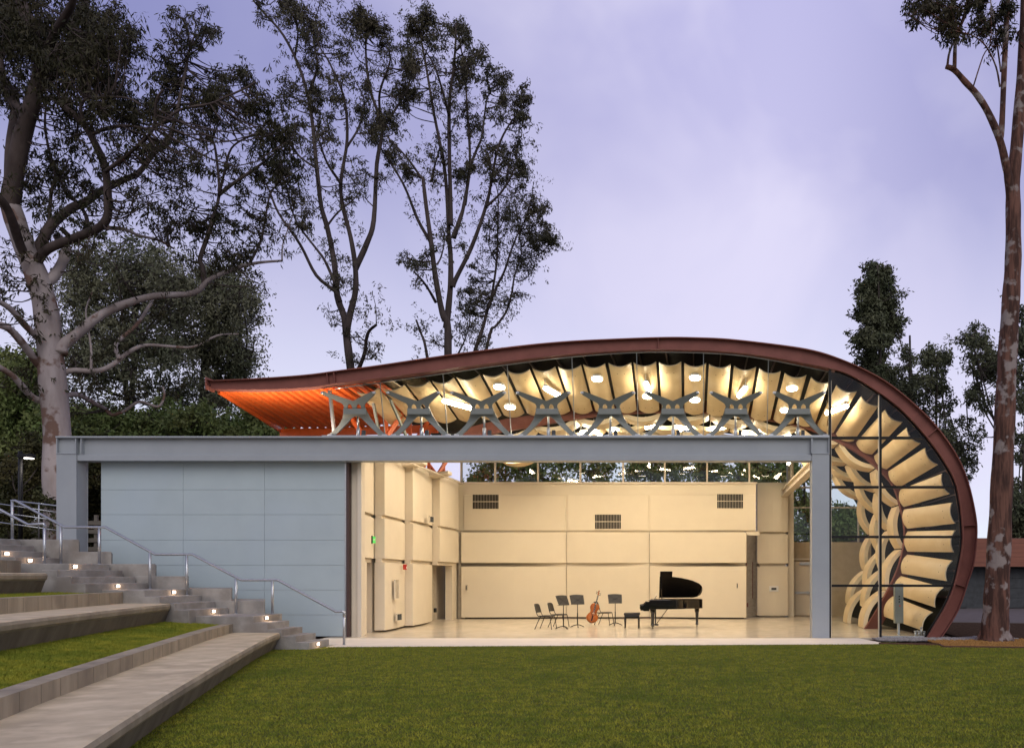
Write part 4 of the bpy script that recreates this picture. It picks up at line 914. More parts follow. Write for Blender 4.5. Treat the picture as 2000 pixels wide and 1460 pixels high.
# ------------------------------------------------------------------ background building, lamp post, edging, fence
t = thing('wooden_garage', (14, 46, 0), 'low garage with cedar board fascia and dark grey doors behind the trunk', 'building')
b = MB(); b.box(9, 40, 46, 52, 0, 2.25); obj('wall', b, M['darkwall'], t)
b = MB()
for i in range(6): b.box(9.0, 40, 45.2, 45.26, 2.3 + i * .255, 2.3 + i * .255 + .247)
obj('fascia', b, M['cedar'], t)
b = MB(); b.box(9, 40, 45.27, 52, 2.27, 3.84); obj('roof', b, M['primer_dark'], t)
for x in (14.2, 17.4):
    d = bpy.data.objects.new('garage_door', None); COL.objects.link(d); d.parent = t; d.location = (x - 14, -.06, 0)
    b = MB()
    for i in range(4): b.box(x - .6 if x < 15 else x - 1.1, x + .6, 45.9, 45.96, .05 + i * .54, .05 + i * .54 + .53)
    obj('leaf', b, M['darkwall'], d, .01)
    b = MB(); b.box(x - .5, x - .4, 45.84, 45.9, .98, 1.02); obj('handle', b, M['black'], d)
b = MB(); b.box(13.1, 13.35, 45.4, 45.9, 0, 2.26); obj('post', b, M['darkwall'], t)
b = MB(); b.bar((4.75, 21.95, -.03), (6.25, 21.6, -.03), .03, .12); b.bar((6.25, 21.6, -.03), (6.15, 20.95, -.03), .03, .12); b.bar((6.15, 20.95, -.03), (16, 19.62, -.03), .03, .12)
tag(obj('garden_edging', b, M['edging']), 'rusted steel garden edging between the lawn and the mulch', 'edging')
# pebbles along the glass foot
def rocks(name, n, fx, r0, r1, m):
    bm = MB(); ico = [(0, 0, 1), (.89, 0, .45), (.28, .85, .45), (-.72, .53, .45), (-.72, -.53, .45), (.28, -.85, .45), (.72, .53, -.45), (-.28, .85, -.45), (-.89, 0, -.45), (-.28, -.85, -.45), (.72, -.53, -.45), (0, 0, -1)]
    fc = [(0, 1, 2), (0, 2, 3), (0, 3, 4), (0, 4, 5), (0, 5, 1), (1, 6, 2), (2, 7, 3), (3, 8, 4), (4, 9, 5), (5, 10, 1), (6, 7, 2), (7, 8, 3), (8, 9, 4), (9, 10, 5), (10, 6, 1), (11, 7, 6), (11, 8, 7), (11, 9, 8), (11, 10, 9), (11, 6, 10)]
    for i in range(n):
        x, y = fx(); r = random.uniform(r0, r1); sx, sy, sz = [random.uniform(.7, 1.3) for _ in range(3)]; a = random.uniform(0, 6.3)
        bm.add([(x + (c[0] * math.cos(a) - c[1] * math.sin(a)) * r * sx, y + (c[0] * math.sin(a) + c[1] * math.cos(a)) * r * sy, c[2] * r * .7 * sz) for c in ico], fc)
    o = obj(name, bm, m); o['kind'] = 'stuff'; return o
def fx():
    u = random.random(); x = 5.0 + u * 4.0; return x, random.uniform(23.0 + max(0, (x - 6)) * .15, 23.9 + max(0, x - 7.4) * .6)
tag(rocks('pebbles', 2600, fx, .02, .06, M['pebble']), 'grey pebbles along the foot of the curved glass wall', 'pebbles')
def fy():
    x = random.uniform(6.3, 14); return x, random.uniform(21.0 - (x - 6.15) * .13 + .05, 23.6)
tag(rocks('wood_chips', 5000, fy, .015, .045, M['mulch']), 'orange wood chips around the red barked tree', 'wood chips')
c = U(40, 1030, 26.6)
t = thing('street_lamp', (c.x, 26.6, 2.6), 'dark lamp post with a small lit head before the shrubs', 'street lamp')
b = MB(); b.tube([(0, 0, 0), (0, 0, 3.15)], .06, 10); obj('pole', b, M['black'], t, local=True)
b = MB(); b.box(-.05, .42, -.09, .09, 2.93, 3.05); obj('head', b, M['black'], t, .02, local=True)
b = MB(); b.disc((.27, 0, 2.91), .13, (0, 0, 1), 16, 0, .018); obj('lens', b, M['streetlamp'], t, local=True)
l = bpy.data.objects.new('lamp_light', lamp(None, 10, .12, (1, .9, .78))); COL.objects.link(l); l.parent = t; l.location = (.27, 0, 2.75)
c = U(185, 1010, 29); t = thing('board_fence', (c.x, 29, 1.9), 'weathered horizontal board fence seen in the gap beside the column', 'fence')
for i in range(6):
    b = MB(); b.box(-2.2, 2.2, 0, .03, .15 + i * .3, .15 + i * .3 + .14); obj('rail', b, M['fencewood'], t, local=True)
for x in (-2, 0, 2):
    b = MB(); b.box(x - .05, x + .05, .031, .12, -.5, 2.0); obj('post', b, M['fencewood'], t, local=True)

# ------------------------------------------------------------------ trees
def quads(verts, name, m, parent):
    """verts: (n,4,3) leaf quads"""
    n = len(verts); me = bpy.data.meshes.new(name); off = np.array(wloc(parent)) if parent else np.zeros(3)
    me.vertices.add(n * 4); me.vertices.foreach_set('co', (verts - off).reshape(-1).astype(np.float32))
    me.loops.add(n * 4); me.loops.foreach_set('vertex_index', np.arange(n * 4, dtype=np.int32))
    me.polygons.add(n); me.polygons.foreach_set('loop_start', np.arange(0, n * 4, 4, dtype=np.int32)); me.polygons.foreach_set('loop_total', np.full(n, 4, dtype=np.int32))
    me.materials.append(m); me.update(calc_edges=True); me.validate()
    o = bpy.data.objects.new(name, me); COL.objects.link(o)
    if parent: o.parent = parent
    return o
def leaf_quads(cent, L, Wd, droop=.5):
    n = len(cent); d = rng.normal(size=(n, 3)); d[:, 2] -= droop * 1.6; d /= np.linalg.norm(d, axis=1)[:, None]
    r = rng.normal(size=(n, 3)); s = np.cross(d, r); s /= np.linalg.norm(s, axis=1)[:, None] + 1e-9
    l = (L * rng.uniform(.6, 1.3, n))[:, None]; w = (Wd * rng.uniform(.7, 1.3, n))[:, None]
    return np.stack([cent, cent + d * l * .45 + s * w, cent + d * l, cent + d * l * .45 - s * w], 1)
def tree(name, label, D, limbs, clumps, bark, leaf, L=.17, Wd=.022, dens=1.0, sub=7, nsides=8, spread=.5, droop=.6, twig=.012, depth=2.0, group=None, base=None, flat=1.0, twigs=0):
    """limbs: (pixel polyline, r0 px, r1 px, depth offset at its end); clumps: (px, py, r px, leaves)"""
    ppm = D / F; base = base if base is not None else U(*limbs[0][0][0], D)
    t = thing(name, base, label, 'tree', group)
    tb = MB(); samp = []
    for k, lm in enumerate(limbs):
        pts, r0, r1, dz = lm[:4]; d0 = lm[4] if len(lm) > 4 else 0; n = len(pts)
        P3 = [tuple(U(x, y, D)) for x, y in pts]
        cum = np.r_[0, np.cumsum([math.dist(P3[i], P3[i + 1]) for i in range(n - 1)])]; tot = cum[-1] or 1
        P3 = [Vector(U(pts[i][0], pts[i][1], D + d0 + (dz - d0) * cum[i] / tot)) for i in range(n)]
        c = catmull(P3, 4); m_ = len(c); rad = [max(.008, (r0 + (r1 - r0) * (i / (m_ - 1)) ** .8) * ppm * (1 + .035 * math.sin(i * 1.3 + k * 2.1))) for i in range(m_)]
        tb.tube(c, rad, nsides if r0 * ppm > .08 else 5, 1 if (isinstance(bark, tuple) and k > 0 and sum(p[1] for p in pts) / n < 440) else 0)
        for i, p in enumerate(c):
            samp.append((np.array(p), rad[i]))
    SP = np.array([s[0] for s in samp]); SR = np.array([s[1] for s in samp])
    cents = []
    for (px, py, r, nl) in clumps:
        rr = r * ppm
        # clump depth follows the nearest limb in the picture plane, with some spread
        c0 = np.array(tuple(U(px, py, D)))
        dd = np.hypot(SP[:, 0] - c0[0], SP[:, 2] - c0[2]) ; j = int(np.argmin(dd))
        dep = np.clip(SP[j, 1] + rng.normal() * min(depth * .5, rr * 1.2 + .2), D - depth * 2, D + depth * 2)
        c = np.array(tuple(U(px, py, dep)))
        # twig from a limb point a little below
        cand = np.linalg.norm(SP - c, axis=1) + np.maximum(0, SP[:, 2] - c[2]) * 1.2; j = int(np.argmin(cand)); p = SP[j]
        if np.linalg.norm(p - c) > .1:
            mid = (p + c) / 2 + np.array([0, 0, -.12 * np.linalg.norm(p - c)]) + rng.normal(size=3) * .06 * np.linalg.norm(p - c)
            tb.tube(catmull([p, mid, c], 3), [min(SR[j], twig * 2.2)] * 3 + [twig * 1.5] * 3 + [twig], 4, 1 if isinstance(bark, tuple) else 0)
        ns = max(3, int(sub * (.6 + .8 * rng.random())))
        ends = c + rng.normal(size=(ns, 3)) * rr * np.array([.52, .52, .52 * flat])
        per = max(2, int(nl * dens / ns))
        for e in ends:
            if nl > 0:
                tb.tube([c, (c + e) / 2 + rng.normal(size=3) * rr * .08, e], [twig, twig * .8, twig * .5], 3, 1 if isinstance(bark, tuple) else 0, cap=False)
            q = e + rng.normal(size=(per, 3)) * rr * np.array([.24, .24, .22]) * spread * 2
            cents.append(q)
    obj('trunk', tb, bark if isinstance(bark, (list, tuple)) else [bark], t)
    for _ in range(twigs):
        j = int(rng.integers(len(SP)))
        if SR[j] > .14: continue
        d = rng.normal(size=3); d[2] = abs(d[2]) * .9 + .1; d /= np.linalg.norm(d); l = rng.uniform(.5, 1.0) * 26 * ppm * 2; p = SP[j]; e = p + d * l; r_ = min(SR[j] * .5, twig * 1.3)
        tb.tube(catmull([p, p + d * l * .5 + rng.normal(size=3) * l * .1, e], 3), [r_] * 3 + [r_ * .7] * 2 + [r_ * .5, r_ * .3], 3, 1 if isinstance(bark, tuple) else 0, cap=False)
        for q in (.45, .7, .9):
            a = p + d * l * q; dd = d + rng.normal(size=3) * .7; tb.tube([a, a + dd * l * .28], [r_ * .45, r_ * .25], 3, 1 if isinstance(bark, tuple) else 0, cap=False)
            cents.append(a + dd * l * .28 + rng.normal(size=(9, 3)) * l * .08)
    if cents:
        cc = np.concatenate(cents); quads(leaf_quads(cc, L, Wd, droop), 'crown', leaf, t)
    return t
def blob(px, py, rx, ry, n, r, nl):
    out = []
    for _ in range(n):
        a = rng.random() * 6.283; q = math.sqrt(rng.random()); out.append((px + rx * q * math.cos(a), py + ry * q * math.sin(a), r * rng.uniform(.7, 1.3), nl))
    return out
def along(limb, u0, n, jit, r, nl):
    P_ = resample(catmull([(x, y, 0) for x, y in limb], 6), 60)[:, :2]; out = []
    for _ in range(n):
        i = int((u0 + (1 - u0) * rng.random()) * 59); out.append((P_[i][0] + rng.normal() * jit, P_[i][1] - abs(rng.normal()) * jit * .6 + jit * .15, r * rng.uniform(.6, 1.4), nl))
    return out
# --- big pale gum
gum = [
 ([(122, 1070), (112, 960), (112, 852), (100, 715), (92, 620), (78, 557), (58, 504), (38, 455), (20, 400)], 27, 17, 0),
 ([(16, 410), (20, 392), (38, 290), (56, 226), (69, 181), (80, 130), (72, 84), (40, 0), (20, -60)], 18, 9, -1.5),
 ([(62, 520), (80, 476), (100, 440), (139, 407), (168, 394), (196, 374), (240, 352), (271, 337), (300, 300), (330, 270), (345, 220), (360, 150), (372, 90)], 11, 2, 2.5),
 ([(66, 520), (91, 488), (142, 466), (189, 447), (208, 428), (211, 405), (206, 331), (184, 277), (169, 250), (150, 228), (136, 217), (120, 205)], 9, 5, -2),
 ([(200, 445), (240, 447), (271, 460), (309, 469), (340, 486)], 4.5, 2, 2),
 ([(206, 335), (240, 310), (275, 280), (300, 250), (305, 200), (318, 175)], 4, 2, -3, -1.6),
 ([(180, 262), (210, 250), (250, 246), (300, 250), (350, 215), (410, 203), (440, 190), (480, 172), (500, 160)], 3.5, 1.5, -1, -1.9),
 ([(165, 250), (160, 200), (200, 190), (250, 192), (275, 205)], 3.2, 1.5, -3, -1.9),
 ([(69, 181), (100, 150), (125, 128), (140, 90), (142, 50), (165, 10), (170, -40)], 9, 6, 2, -.7),
 ([(78, 130), (110, 60), (140, 10), (150, -40)], 8, 5, -3, -.9),
 ([(18, 410), (20, 300), (30, 200), (10, 160), (-15, 130)], 10, 7, 2),
 ([(56, 226), (20, 190), (0, 115), (40, 85), (75, 70), (110, 55), (160, 40)], 7, 4, 2.5, -.4),
 ([(118, 690), (123, 674), (151, 652), (189, 620), (239, 595), (302, 578), (378, 572), (410, 545), (463, 523), (504, 513), (551, 509)], 12, 2.2, 2.5),
 ([(400, 556), (395, 520), (391, 504), (413, 441), (413, 431), (428, 380), (422, 301), (415, 270)], 6, 2, 3, 1.7),
 ([(428, 380), (452, 361), (490, 335), (512, 319), (542, 295), (560, 280)], 4.5, 1.6, 3.5, 2.4),
 ([(428, 382), (440, 330), (452, 290), (480, 270), (510, 262)], 3, 1.4, 2, 2.4),
 ([(487, 516), (510, 469), (520, 416), (528, 380), (545, 355)], 3.2, 1.4, 3, 2.2),
 ([(551, 509), (552, 480), (560, 455), (572, 420)], 2, 1, 3, 2.5),
 ([(90, 775), (97, 755), (107, 743), (135, 724), (189, 724), (220, 712), (252, 687), (284, 674), (330, 676), (378, 677), (425, 655), (466, 652)], 8, 1.4, 2),
 ([(233, 700), (227, 671), (265, 636), (290, 600), (302, 580)], 4.5, 3, 2, .7),
 ([(178, 724), (178, 680), (172, 640), (168, 605), (180, 570)], 2.6, 1.2, 1),
 ([(92, 785), (63, 775), (25, 734), (-10, 712)], 7, 5, -1.5),
 ([(88, 720), (76, 712), (47, 674), (19, 643), (-12, 630)], 8, 6, -2),
 ([(86, 672), (74, 660), (47, 633), (19, 602), (-10, 585)], 7, 4.5, -2),
 ([(57, 510), (40, 480), (20, 420), (2, 390), (-20, 370)], 9, 6, -2),
 ([(80, 557), (105, 540), (125, 505), (128, 480), (112, 462)], 10, 8, 1),
 ([(118, 445), (150, 470), (170, 430), (150, 395), (130, 380), (110, 330), (90, 300)], 5, 2, 2),
 ([(96, 440), (100, 380), (108, 340), (95, 290), (88, 240), (92, 190)], 4, 2, 2, .5),
 ([(205, 797), (220, 810), (246, 800), (274, 784), (309, 794), (321, 772), (318, 755)], 4.5, 2, 3, 2.6),
 ([(112, 775), (150, 770), (180, 785), (206, 798)], 5.5, 4.5, 2.6),
]
gcl = []
gcl += blob(95, 60, 110, 75, 36, 34, 520) + blob(60, 150, 75, 55, 14, 28, 330) + blob(200, 90, 60, 75, 22, 30, 420) + blob(30, 40, 60, 60, 16, 34, 520)
gcl += blob(345, 65, 40, 38, 10, 20, 190) + blob(405, 75, 28, 22, 6, 16, 150) + blob(390, 40, 15, 30, 3, 14, 110)
gcl += blob(315, 120, 45, 40, 8, 18, 130) + blob(250, 205, 60, 35, 14, 24, 280) + blob(170, 180, 70, 55, 14, 24, 240)
gcl += blob(370, 170, 60, 35, 12, 20, 190) + blob(455, 165, 45, 38, 14, 20, 230) + blob(430, 215, 60, 28, 12, 20, 220) + blob(495, 190, 20, 30, 5, 15, 140)
gcl += blob(345, 245, 60, 30, 8, 18, 150) + blob(520, 235, 35, 40, 8, 18, 180) + blob(555, 290, 40, 45, 14, 22, 300) + blob(495, 320, 55, 35, 8, 18, 130)
gcl += blob(100, 300, 70, 60, 14, 20, 150) + blob(140, 340, 60, 45, 10, 18, 120) + blob(60, 380, 60, 60, 8, 18, 110) + blob(290, 330, 80, 50, 12, 18, 110) + blob(370, 330, 50, 40, 8, 18, 110)
gcl += blob(330, 420, 60, 45, 12, 20, 150) + blob(390, 440, 50, 40, 10, 20, 150) + blob(460, 420, 50, 50, 8, 17, 100) + blob(530, 420, 40, 40, 7, 16, 90) + blob(445, 500, 30, 25, 8, 17, 150) + blob(250, 420, 50, 35, 6, 16, 80)
gcl += blob(165, 505, 50, 40, 6, 16, 70) + blob(40, 500, 40, 60, 7, 16, 80) + blob(20, 560, 30, 50, 6, 14, 70) + blob(140, 700, 40, 50, 6, 14, 60) + blob(500, 560, 20, 30, 3, 13, 60) + blob(80, 590, 18, 70, 8, 10, 60)
gcl += blob(160, 770, 60, 40, 6, 16, 90) + blob(550, 370, 40, 40, 8, 16, 110) + blob(590, 330, 25, 60, 6, 16, 130)
gcl += blob(100, 60, 140, 90, 26, 26, 260) + blob(40, 110, 60, 110, 14, 22, 160) + blob(300, 240, 240, 60, 40, 14, 110) + blob(220, 330, 200, 80, 44, 13, 80) + blob(430, 400, 130, 80, 28, 13, 80) + blob(250, 150, 120, 80, 22, 16, 130) + blob(110, 430, 110, 70, 18, 12, 60)
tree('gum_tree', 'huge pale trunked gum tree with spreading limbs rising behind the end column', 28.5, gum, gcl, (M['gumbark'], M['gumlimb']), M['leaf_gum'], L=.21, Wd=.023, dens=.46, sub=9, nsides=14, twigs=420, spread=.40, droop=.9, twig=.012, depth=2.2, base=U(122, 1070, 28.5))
# --- tall eucalypts behind the roof
EA = [
 ([(690, 760), (685, 720), (677, 656), (673, 621), (659, 579), (653, 515), (640, 448), (627, 400), (618, 320), (608, 224), (589, 144), (554, 70), (512, 22), (490, -5)], 9, 1.5, 3),
 ([(676, 650), (685, 608), (694, 570), (694, 522), (685, 464), (669, 400), (666, 352), (678, 272), (672, 192), (646, 128), (627, 96)], 7, 1.3, -2),
 ([(694, 525), (717, 474), (730, 430), (736, 320), (746, 250), (723, 176), (715, 112), (715, 58), (718, 30)], 6, 1.2, 2),
 ([(746, 250), (778, 205), (800, 160), (812, 130)], 3, 1, 3, 1.6), ([(742, 220), (742, 179), (762, 118), (755, 90)], 3, 1, -1, 1.2),
 ([(665, 590), (656, 570), (618, 538), (586, 477), (544, 416), (520, 360), (490, 330)], 4.5, 1.2, -3),
 ([(658, 560), (653, 550), (635, 510), (618, 486), (590, 450), (573, 419), (560, 370), (548, 330)], 3.5, 1, 1.5),
 ([(640, 440), (660, 415), (690, 390), (705, 370)], 2.5, 1, 2, 1.5), ([(667, 360), (640, 320), (625, 280), (612, 240)], 3, 1, -3, -1.3), ([(676, 290), (700, 250), (712, 200), (690, 150)], 2.5, 1, 2, -1),
 ([(620, 330), (580, 300), (560, 250), (545, 190)], 2.5, 1, 3, 2), ([(600, 190), (620, 130), (612, 80), (618, 30)], 3, 1, 1, 2.4), ([(576, 110), (582, 60), (570, 10)], 2.5, 1, 2, 2.6),
 ([(700, 722), (712, 690), (716, 660), (722, 645), (735, 634)], 4, 2.5, -2), ([(735, 634), (734, 600), (728, 575)], 1, .5, -2, -2),
]
ca = blob(706, 38, 40, 22, 12, 17, 300) + blob(712, 62, 36, 16, 6, 15, 180) + blob(620, 66, 30, 22, 9, 16, 220) + blob(540, 18, 50, 22, 12, 15, 160) + blob(590, 15, 40, 25, 10, 16, 200) + blob(618, 110, 28, 25, 6, 16, 160)
ca += blob(675, 95, 20, 25, 5, 14, 170) + blob(758, 78, 30, 25, 7, 15, 160) + blob(800, 115, 26, 30, 9, 15, 220) + blob(690, 190, 30, 25, 5, 15, 110) + blob(735, 150, 30, 40, 7, 15, 120) + blob(800, 170, 30, 20, 6, 15, 180)
ca += blob(565, 180, 25, 25, 7, 15, 200) + blob(620, 205, 35, 30, 9, 16, 210) + blob(640, 250, 25, 30, 5, 15, 120) + blob(725, 235, 26, 32, 10, 16, 300) + blob(760, 235, 18, 15, 4, 14, 160) + blob(790, 180, 20, 25, 5, 15, 150)
ca += blob(600, 300, 60, 60, 10, 16, 110) + blob(680, 330, 40, 40, 5, 15, 80) + blob(640, 170, 45, 40, 8, 15, 120) + blob(540, 340, 35, 40, 6, 15, 90) + blob(575, 400, 40, 40, 6, 15, 80) + blob(755, 340, 25, 30, 3, 14, 70) + blob(710, 340, 18, 15, 3, 12, 90)
ca += blob(668, 520, 22, 50, 7, 14, 60) + blob(662, 610, 22, 25, 4, 14, 60) + blob(695, 640, 14, 25, 3, 13, 50) + blob(730, 685, 22, 14, 5, 12, 70) + blob(700, 700, 12, 14, 3, 10, 40) + blob(585, 440, 30, 25, 4, 14, 60) + blob(650, 470, 20, 40, 3, 13, 50)
for l_ in EA[1:9]: ca += along(l_[0], .5, 4, 12, 13, 80)
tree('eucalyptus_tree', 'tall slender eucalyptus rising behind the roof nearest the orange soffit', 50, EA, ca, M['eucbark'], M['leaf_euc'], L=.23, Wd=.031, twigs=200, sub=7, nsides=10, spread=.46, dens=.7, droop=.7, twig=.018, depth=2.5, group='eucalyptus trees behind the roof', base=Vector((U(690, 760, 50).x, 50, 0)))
EB = [
 ([(877, 740), (875, 691), (874, 634), (864, 611), (851, 544), (842, 474), (832, 400), (826, 350), (822, 346), (794, 307), (755, 266)], 9, 1.2, -2),
 ([(872, 640), (876, 600), (880, 554), (880, 500), (877, 464), (874, 400), (867, 320), (848, 224), (832, 128), (822, 70), (824, 35)], 7, 1.3, 1.5),
 ([(880, 440), (880, 400), (877, 218), (886, 134), (890, 77), (890, 45)], 5.5, 1.1, -1.5), ([(877, 225), (862, 170), (848, 128), (828, 95)], 3, 1, -3, -.9),
 ([(886, 464), (899, 426), (906, 400), (918, 320), (912, 208), (909, 154), (903, 110)], 5, 1.1, 2.5),
 ([(884, 560), (890, 545), (922, 480), (950, 400), (960, 352), (973, 288), (995, 243), (1020, 215)], 5.5, 1.1, -1.5),
 ([(908, 400), (918, 330), (932, 290), (941, 266), (950, 198), (957, 179), (950, 155)], 3.5, 1, 3, 1),
 ([(842, 474), (816, 429), (787, 358), (742, 288), (715, 250)], 3.8, 1, 2, -1), ([(851, 590), (840, 570), (825, 548), (808, 530)], 3, 1.6, -3, -.6),
 ([(948, 405), (975, 380), (995, 350), (1010, 310), (1005, 280)], 2.6, 1, -3, -1.5), ([(835, 700), (829, 668), (822, 650), (813, 625)], 3, 2, 2), ([(842, 355), (850, 320), (860, 280), (852, 240)], 2.5, 1, 2, 0), ([(990, 345), (998, 300), (1020, 270)], 2, .8, 0, 0), ([(855, 515), (862, 500), (868, 470), (864, 440)], 2, .9, 2, -1)]
cb = blob(824, 38, 24, 18, 9, 16, 300) + blob(840, 72, 26, 20, 8, 15, 200) + blob(890, 58, 22, 18, 8, 14, 230) + blob(806, 60, 25, 25, 6, 14, 150) + blob(912, 85, 16, 12, 4, 12, 130) + blob(930, 115, 24, 18, 8, 14, 210) + blob(898, 125, 22, 22, 6, 14, 150) + blob(905, 155, 20, 15, 6, 14, 180)
cb += blob(965, 155, 26, 20, 9, 14, 240) + blob(1005, 190, 26, 25, 9, 14, 210) + blob(1025, 225, 14, 20, 5, 12, 150) + blob(990, 215, 25, 18, 6, 13, 150) + blob(905, 210, 14, 20, 4, 13, 120) + blob(930, 245, 20, 22, 5, 13, 110) + blob(780, 195, 25, 30, 7, 15, 170) + blob(800, 120, 25, 25, 5, 14, 120)
cb += blob(865, 190, 30, 30, 5, 14, 100) + blob(845, 200, 15, 20, 3, 14, 90) + blob(770, 300, 18, 20, 6, 13, 170) + blob(780, 345, 22, 30, 7, 13, 140) + blob(850, 330, 20, 40, 5, 13, 100) + blob(870, 280, 20, 30, 5, 13, 90) + blob(920, 340, 25, 25, 8, 14, 200) + blob(960, 320, 20, 40, 8, 14, 170) + blob(1000, 290, 25, 25, 8, 13, 150) + blob(1010, 350, 26, 35, 11, 13, 190) + blob(980, 340, 18, 22, 5, 13, 110)
cb += blob(800, 510, 20, 14, 7, 12, 110) + blob(825, 505, 14, 10, 4, 10, 80) + blob(820, 560, 14, 14, 3, 10, 30) + blob(862, 470, 12, 22, 4, 12, 70) + blob(905, 470, 10, 16, 3, 10, 60) + blob(845, 660, 12, 14, 3, 10, 40) + blob(815, 640, 14, 10, 2, 10, 40)
for l_ in EB[1:8]: cb += along(l_[0], .5, 4, 11, 12, 80)
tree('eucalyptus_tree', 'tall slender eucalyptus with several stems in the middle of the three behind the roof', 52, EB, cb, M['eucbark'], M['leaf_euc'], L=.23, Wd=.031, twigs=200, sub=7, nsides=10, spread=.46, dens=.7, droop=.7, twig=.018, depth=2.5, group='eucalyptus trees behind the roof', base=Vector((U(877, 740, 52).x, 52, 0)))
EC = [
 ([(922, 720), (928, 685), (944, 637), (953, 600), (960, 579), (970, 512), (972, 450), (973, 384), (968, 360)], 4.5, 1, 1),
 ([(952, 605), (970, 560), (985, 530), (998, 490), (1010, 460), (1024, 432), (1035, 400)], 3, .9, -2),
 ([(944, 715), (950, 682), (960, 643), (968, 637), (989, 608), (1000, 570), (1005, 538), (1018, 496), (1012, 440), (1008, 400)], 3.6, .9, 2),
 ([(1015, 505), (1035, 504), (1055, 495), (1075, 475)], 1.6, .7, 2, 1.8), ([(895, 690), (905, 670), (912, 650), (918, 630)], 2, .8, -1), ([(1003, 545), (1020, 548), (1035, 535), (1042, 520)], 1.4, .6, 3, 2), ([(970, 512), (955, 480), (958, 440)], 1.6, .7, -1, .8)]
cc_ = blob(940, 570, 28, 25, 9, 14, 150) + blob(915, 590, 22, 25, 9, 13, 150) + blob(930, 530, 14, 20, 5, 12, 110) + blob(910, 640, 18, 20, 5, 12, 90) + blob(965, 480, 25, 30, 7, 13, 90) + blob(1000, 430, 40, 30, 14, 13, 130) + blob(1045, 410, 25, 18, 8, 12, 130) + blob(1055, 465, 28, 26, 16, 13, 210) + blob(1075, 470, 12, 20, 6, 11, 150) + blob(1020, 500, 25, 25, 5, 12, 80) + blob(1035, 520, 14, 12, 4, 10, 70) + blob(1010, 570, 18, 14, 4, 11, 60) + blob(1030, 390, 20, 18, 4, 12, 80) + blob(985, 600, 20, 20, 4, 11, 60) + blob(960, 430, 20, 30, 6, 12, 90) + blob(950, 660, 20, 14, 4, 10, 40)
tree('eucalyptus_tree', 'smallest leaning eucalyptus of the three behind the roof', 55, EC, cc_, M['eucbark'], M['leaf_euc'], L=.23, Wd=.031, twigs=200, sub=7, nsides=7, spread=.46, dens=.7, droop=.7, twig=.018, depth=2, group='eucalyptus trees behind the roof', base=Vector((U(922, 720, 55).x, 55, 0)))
# --- denser trees in the left middle distance
def dense(name, label, D, trunk, blobs, leaf, L=.32, Wd=.06, bark='darkbark', sub=8, group=None, r=7, **kw):
    cl = []
    for bb in blobs: cl += blob(*bb)
    lim = [(trunk, r, 2, 1)] + [([trunk[min(len(trunk) - 1, 1 + i % (len(trunk) - 1))], ((trunk[-1][0] + bb[0]) / 2, (trunk[-1][1] + bb[1]) / 2 + 10), (bb[0], bb[1])], r * .45, 1.2, (i % 3 - 1) * 1.5) for i, bb in enumerate(blobs)]
    bs = Vector((U(*trunk[0], D).x, D, 0))
    return tree(name, label, D, lim, cl, M[bark], leaf, L=L, Wd=Wd, sub=sub, nsides=7, spread=.6, droop=.5, twig=.02, depth=3, group=group, base=bs, **kw)
dense('bushy_tree', 'dense dark green tree behind the pale gum trunk', 44, [(250, 1000), (255, 860), (260, 740), (262, 640), (255, 560)], [(210, 520, 90, 50, 26, 30, 420), (170, 600, 60, 60, 16, 28, 330), (300, 560, 70, 60, 24, 30, 420), (270, 660, 90, 60, 26, 30, 400), (200, 720, 70, 50, 14, 28, 300), (310, 730, 60, 60, 16, 28, 330), (150, 680, 35, 50, 8, 24, 260)], M['leaf_dense'], dens=.72, L=.22, Wd=.04, group='bushy trees behind the sliding wall')
dense('bushy_tree', 'dense dark green tree whose crown ends above the orange roof tip', 47, [(400, 1000), (398, 860), (395, 740), (405, 640), (420, 570)], [(410, 560, 75, 40, 24, 28, 420), (455, 620, 45, 50, 20, 26, 400), (430, 680, 60, 45, 20, 27, 380), (370, 630, 60, 60, 18, 28, 360), (450, 750, 45, 50, 16, 25, 330), (385, 770, 55, 50, 14, 26, 300), (480, 690, 20, 40, 7, 20, 260), (490, 590, 16, 20, 4, 17, 180)], M['leaf_dense'], dens=.72, L=.22, Wd=.04, group='bushy trees behind the sliding wall')
for px, w, lab in ((170, 55, 'rounded green shrub right beside the pale gum trunk'), (250, 65, 'rounded green shrub under the broken pale branch'), (335, 60, 'rounded green shrub below the dense trees'), (420, 65, 'rounded green shrub beneath the orange roof tip'), (505, 50, 'rounded green shrub showing under the orange soffit')):
    dense('green_shrub', lab, 40, [(px, 1040), (px + 3, 930), (px, 860)], [(px, 835, w, 32, 20, 24, 330), (px + 8, 880, w, 40, 14, 26, 260)], M['leaf_green'], L=.22, Wd=.05, r=3, group='green shrubs behind the sliding wall')
dense('leafy_shrub', 'tall yellow green shrub filling the corner by the gum trunk', 36, [(30, 1060), (35, 900), (40, 800)], [(30, 760, 70, 60, 34, 28, 420), (60, 840, 70, 60, 34, 28, 420), (10, 870, 60, 70, 24, 28, 420), (-40, 800, 60, 100, 20, 30, 420)], M['leaf_green'], L=.2, Wd=.05, r=4)
dense('leafy_shrub', 'dark brownish shrub behind the upper handrail', 30, [(40, 1060), (45, 1000), (50, 960)], [(30, 960, 60, 45, 34, 22, 340), (80, 930, 45, 70, 30, 22, 330), (0, 1000, 60, 40, 24, 22, 330), (100, 1000, 25, 40, 10, 18, 240), (20, 1045, 90, 20, 30, 18, 300)], M['leaf_dark'], L=.15, Wd=.035, r=3)
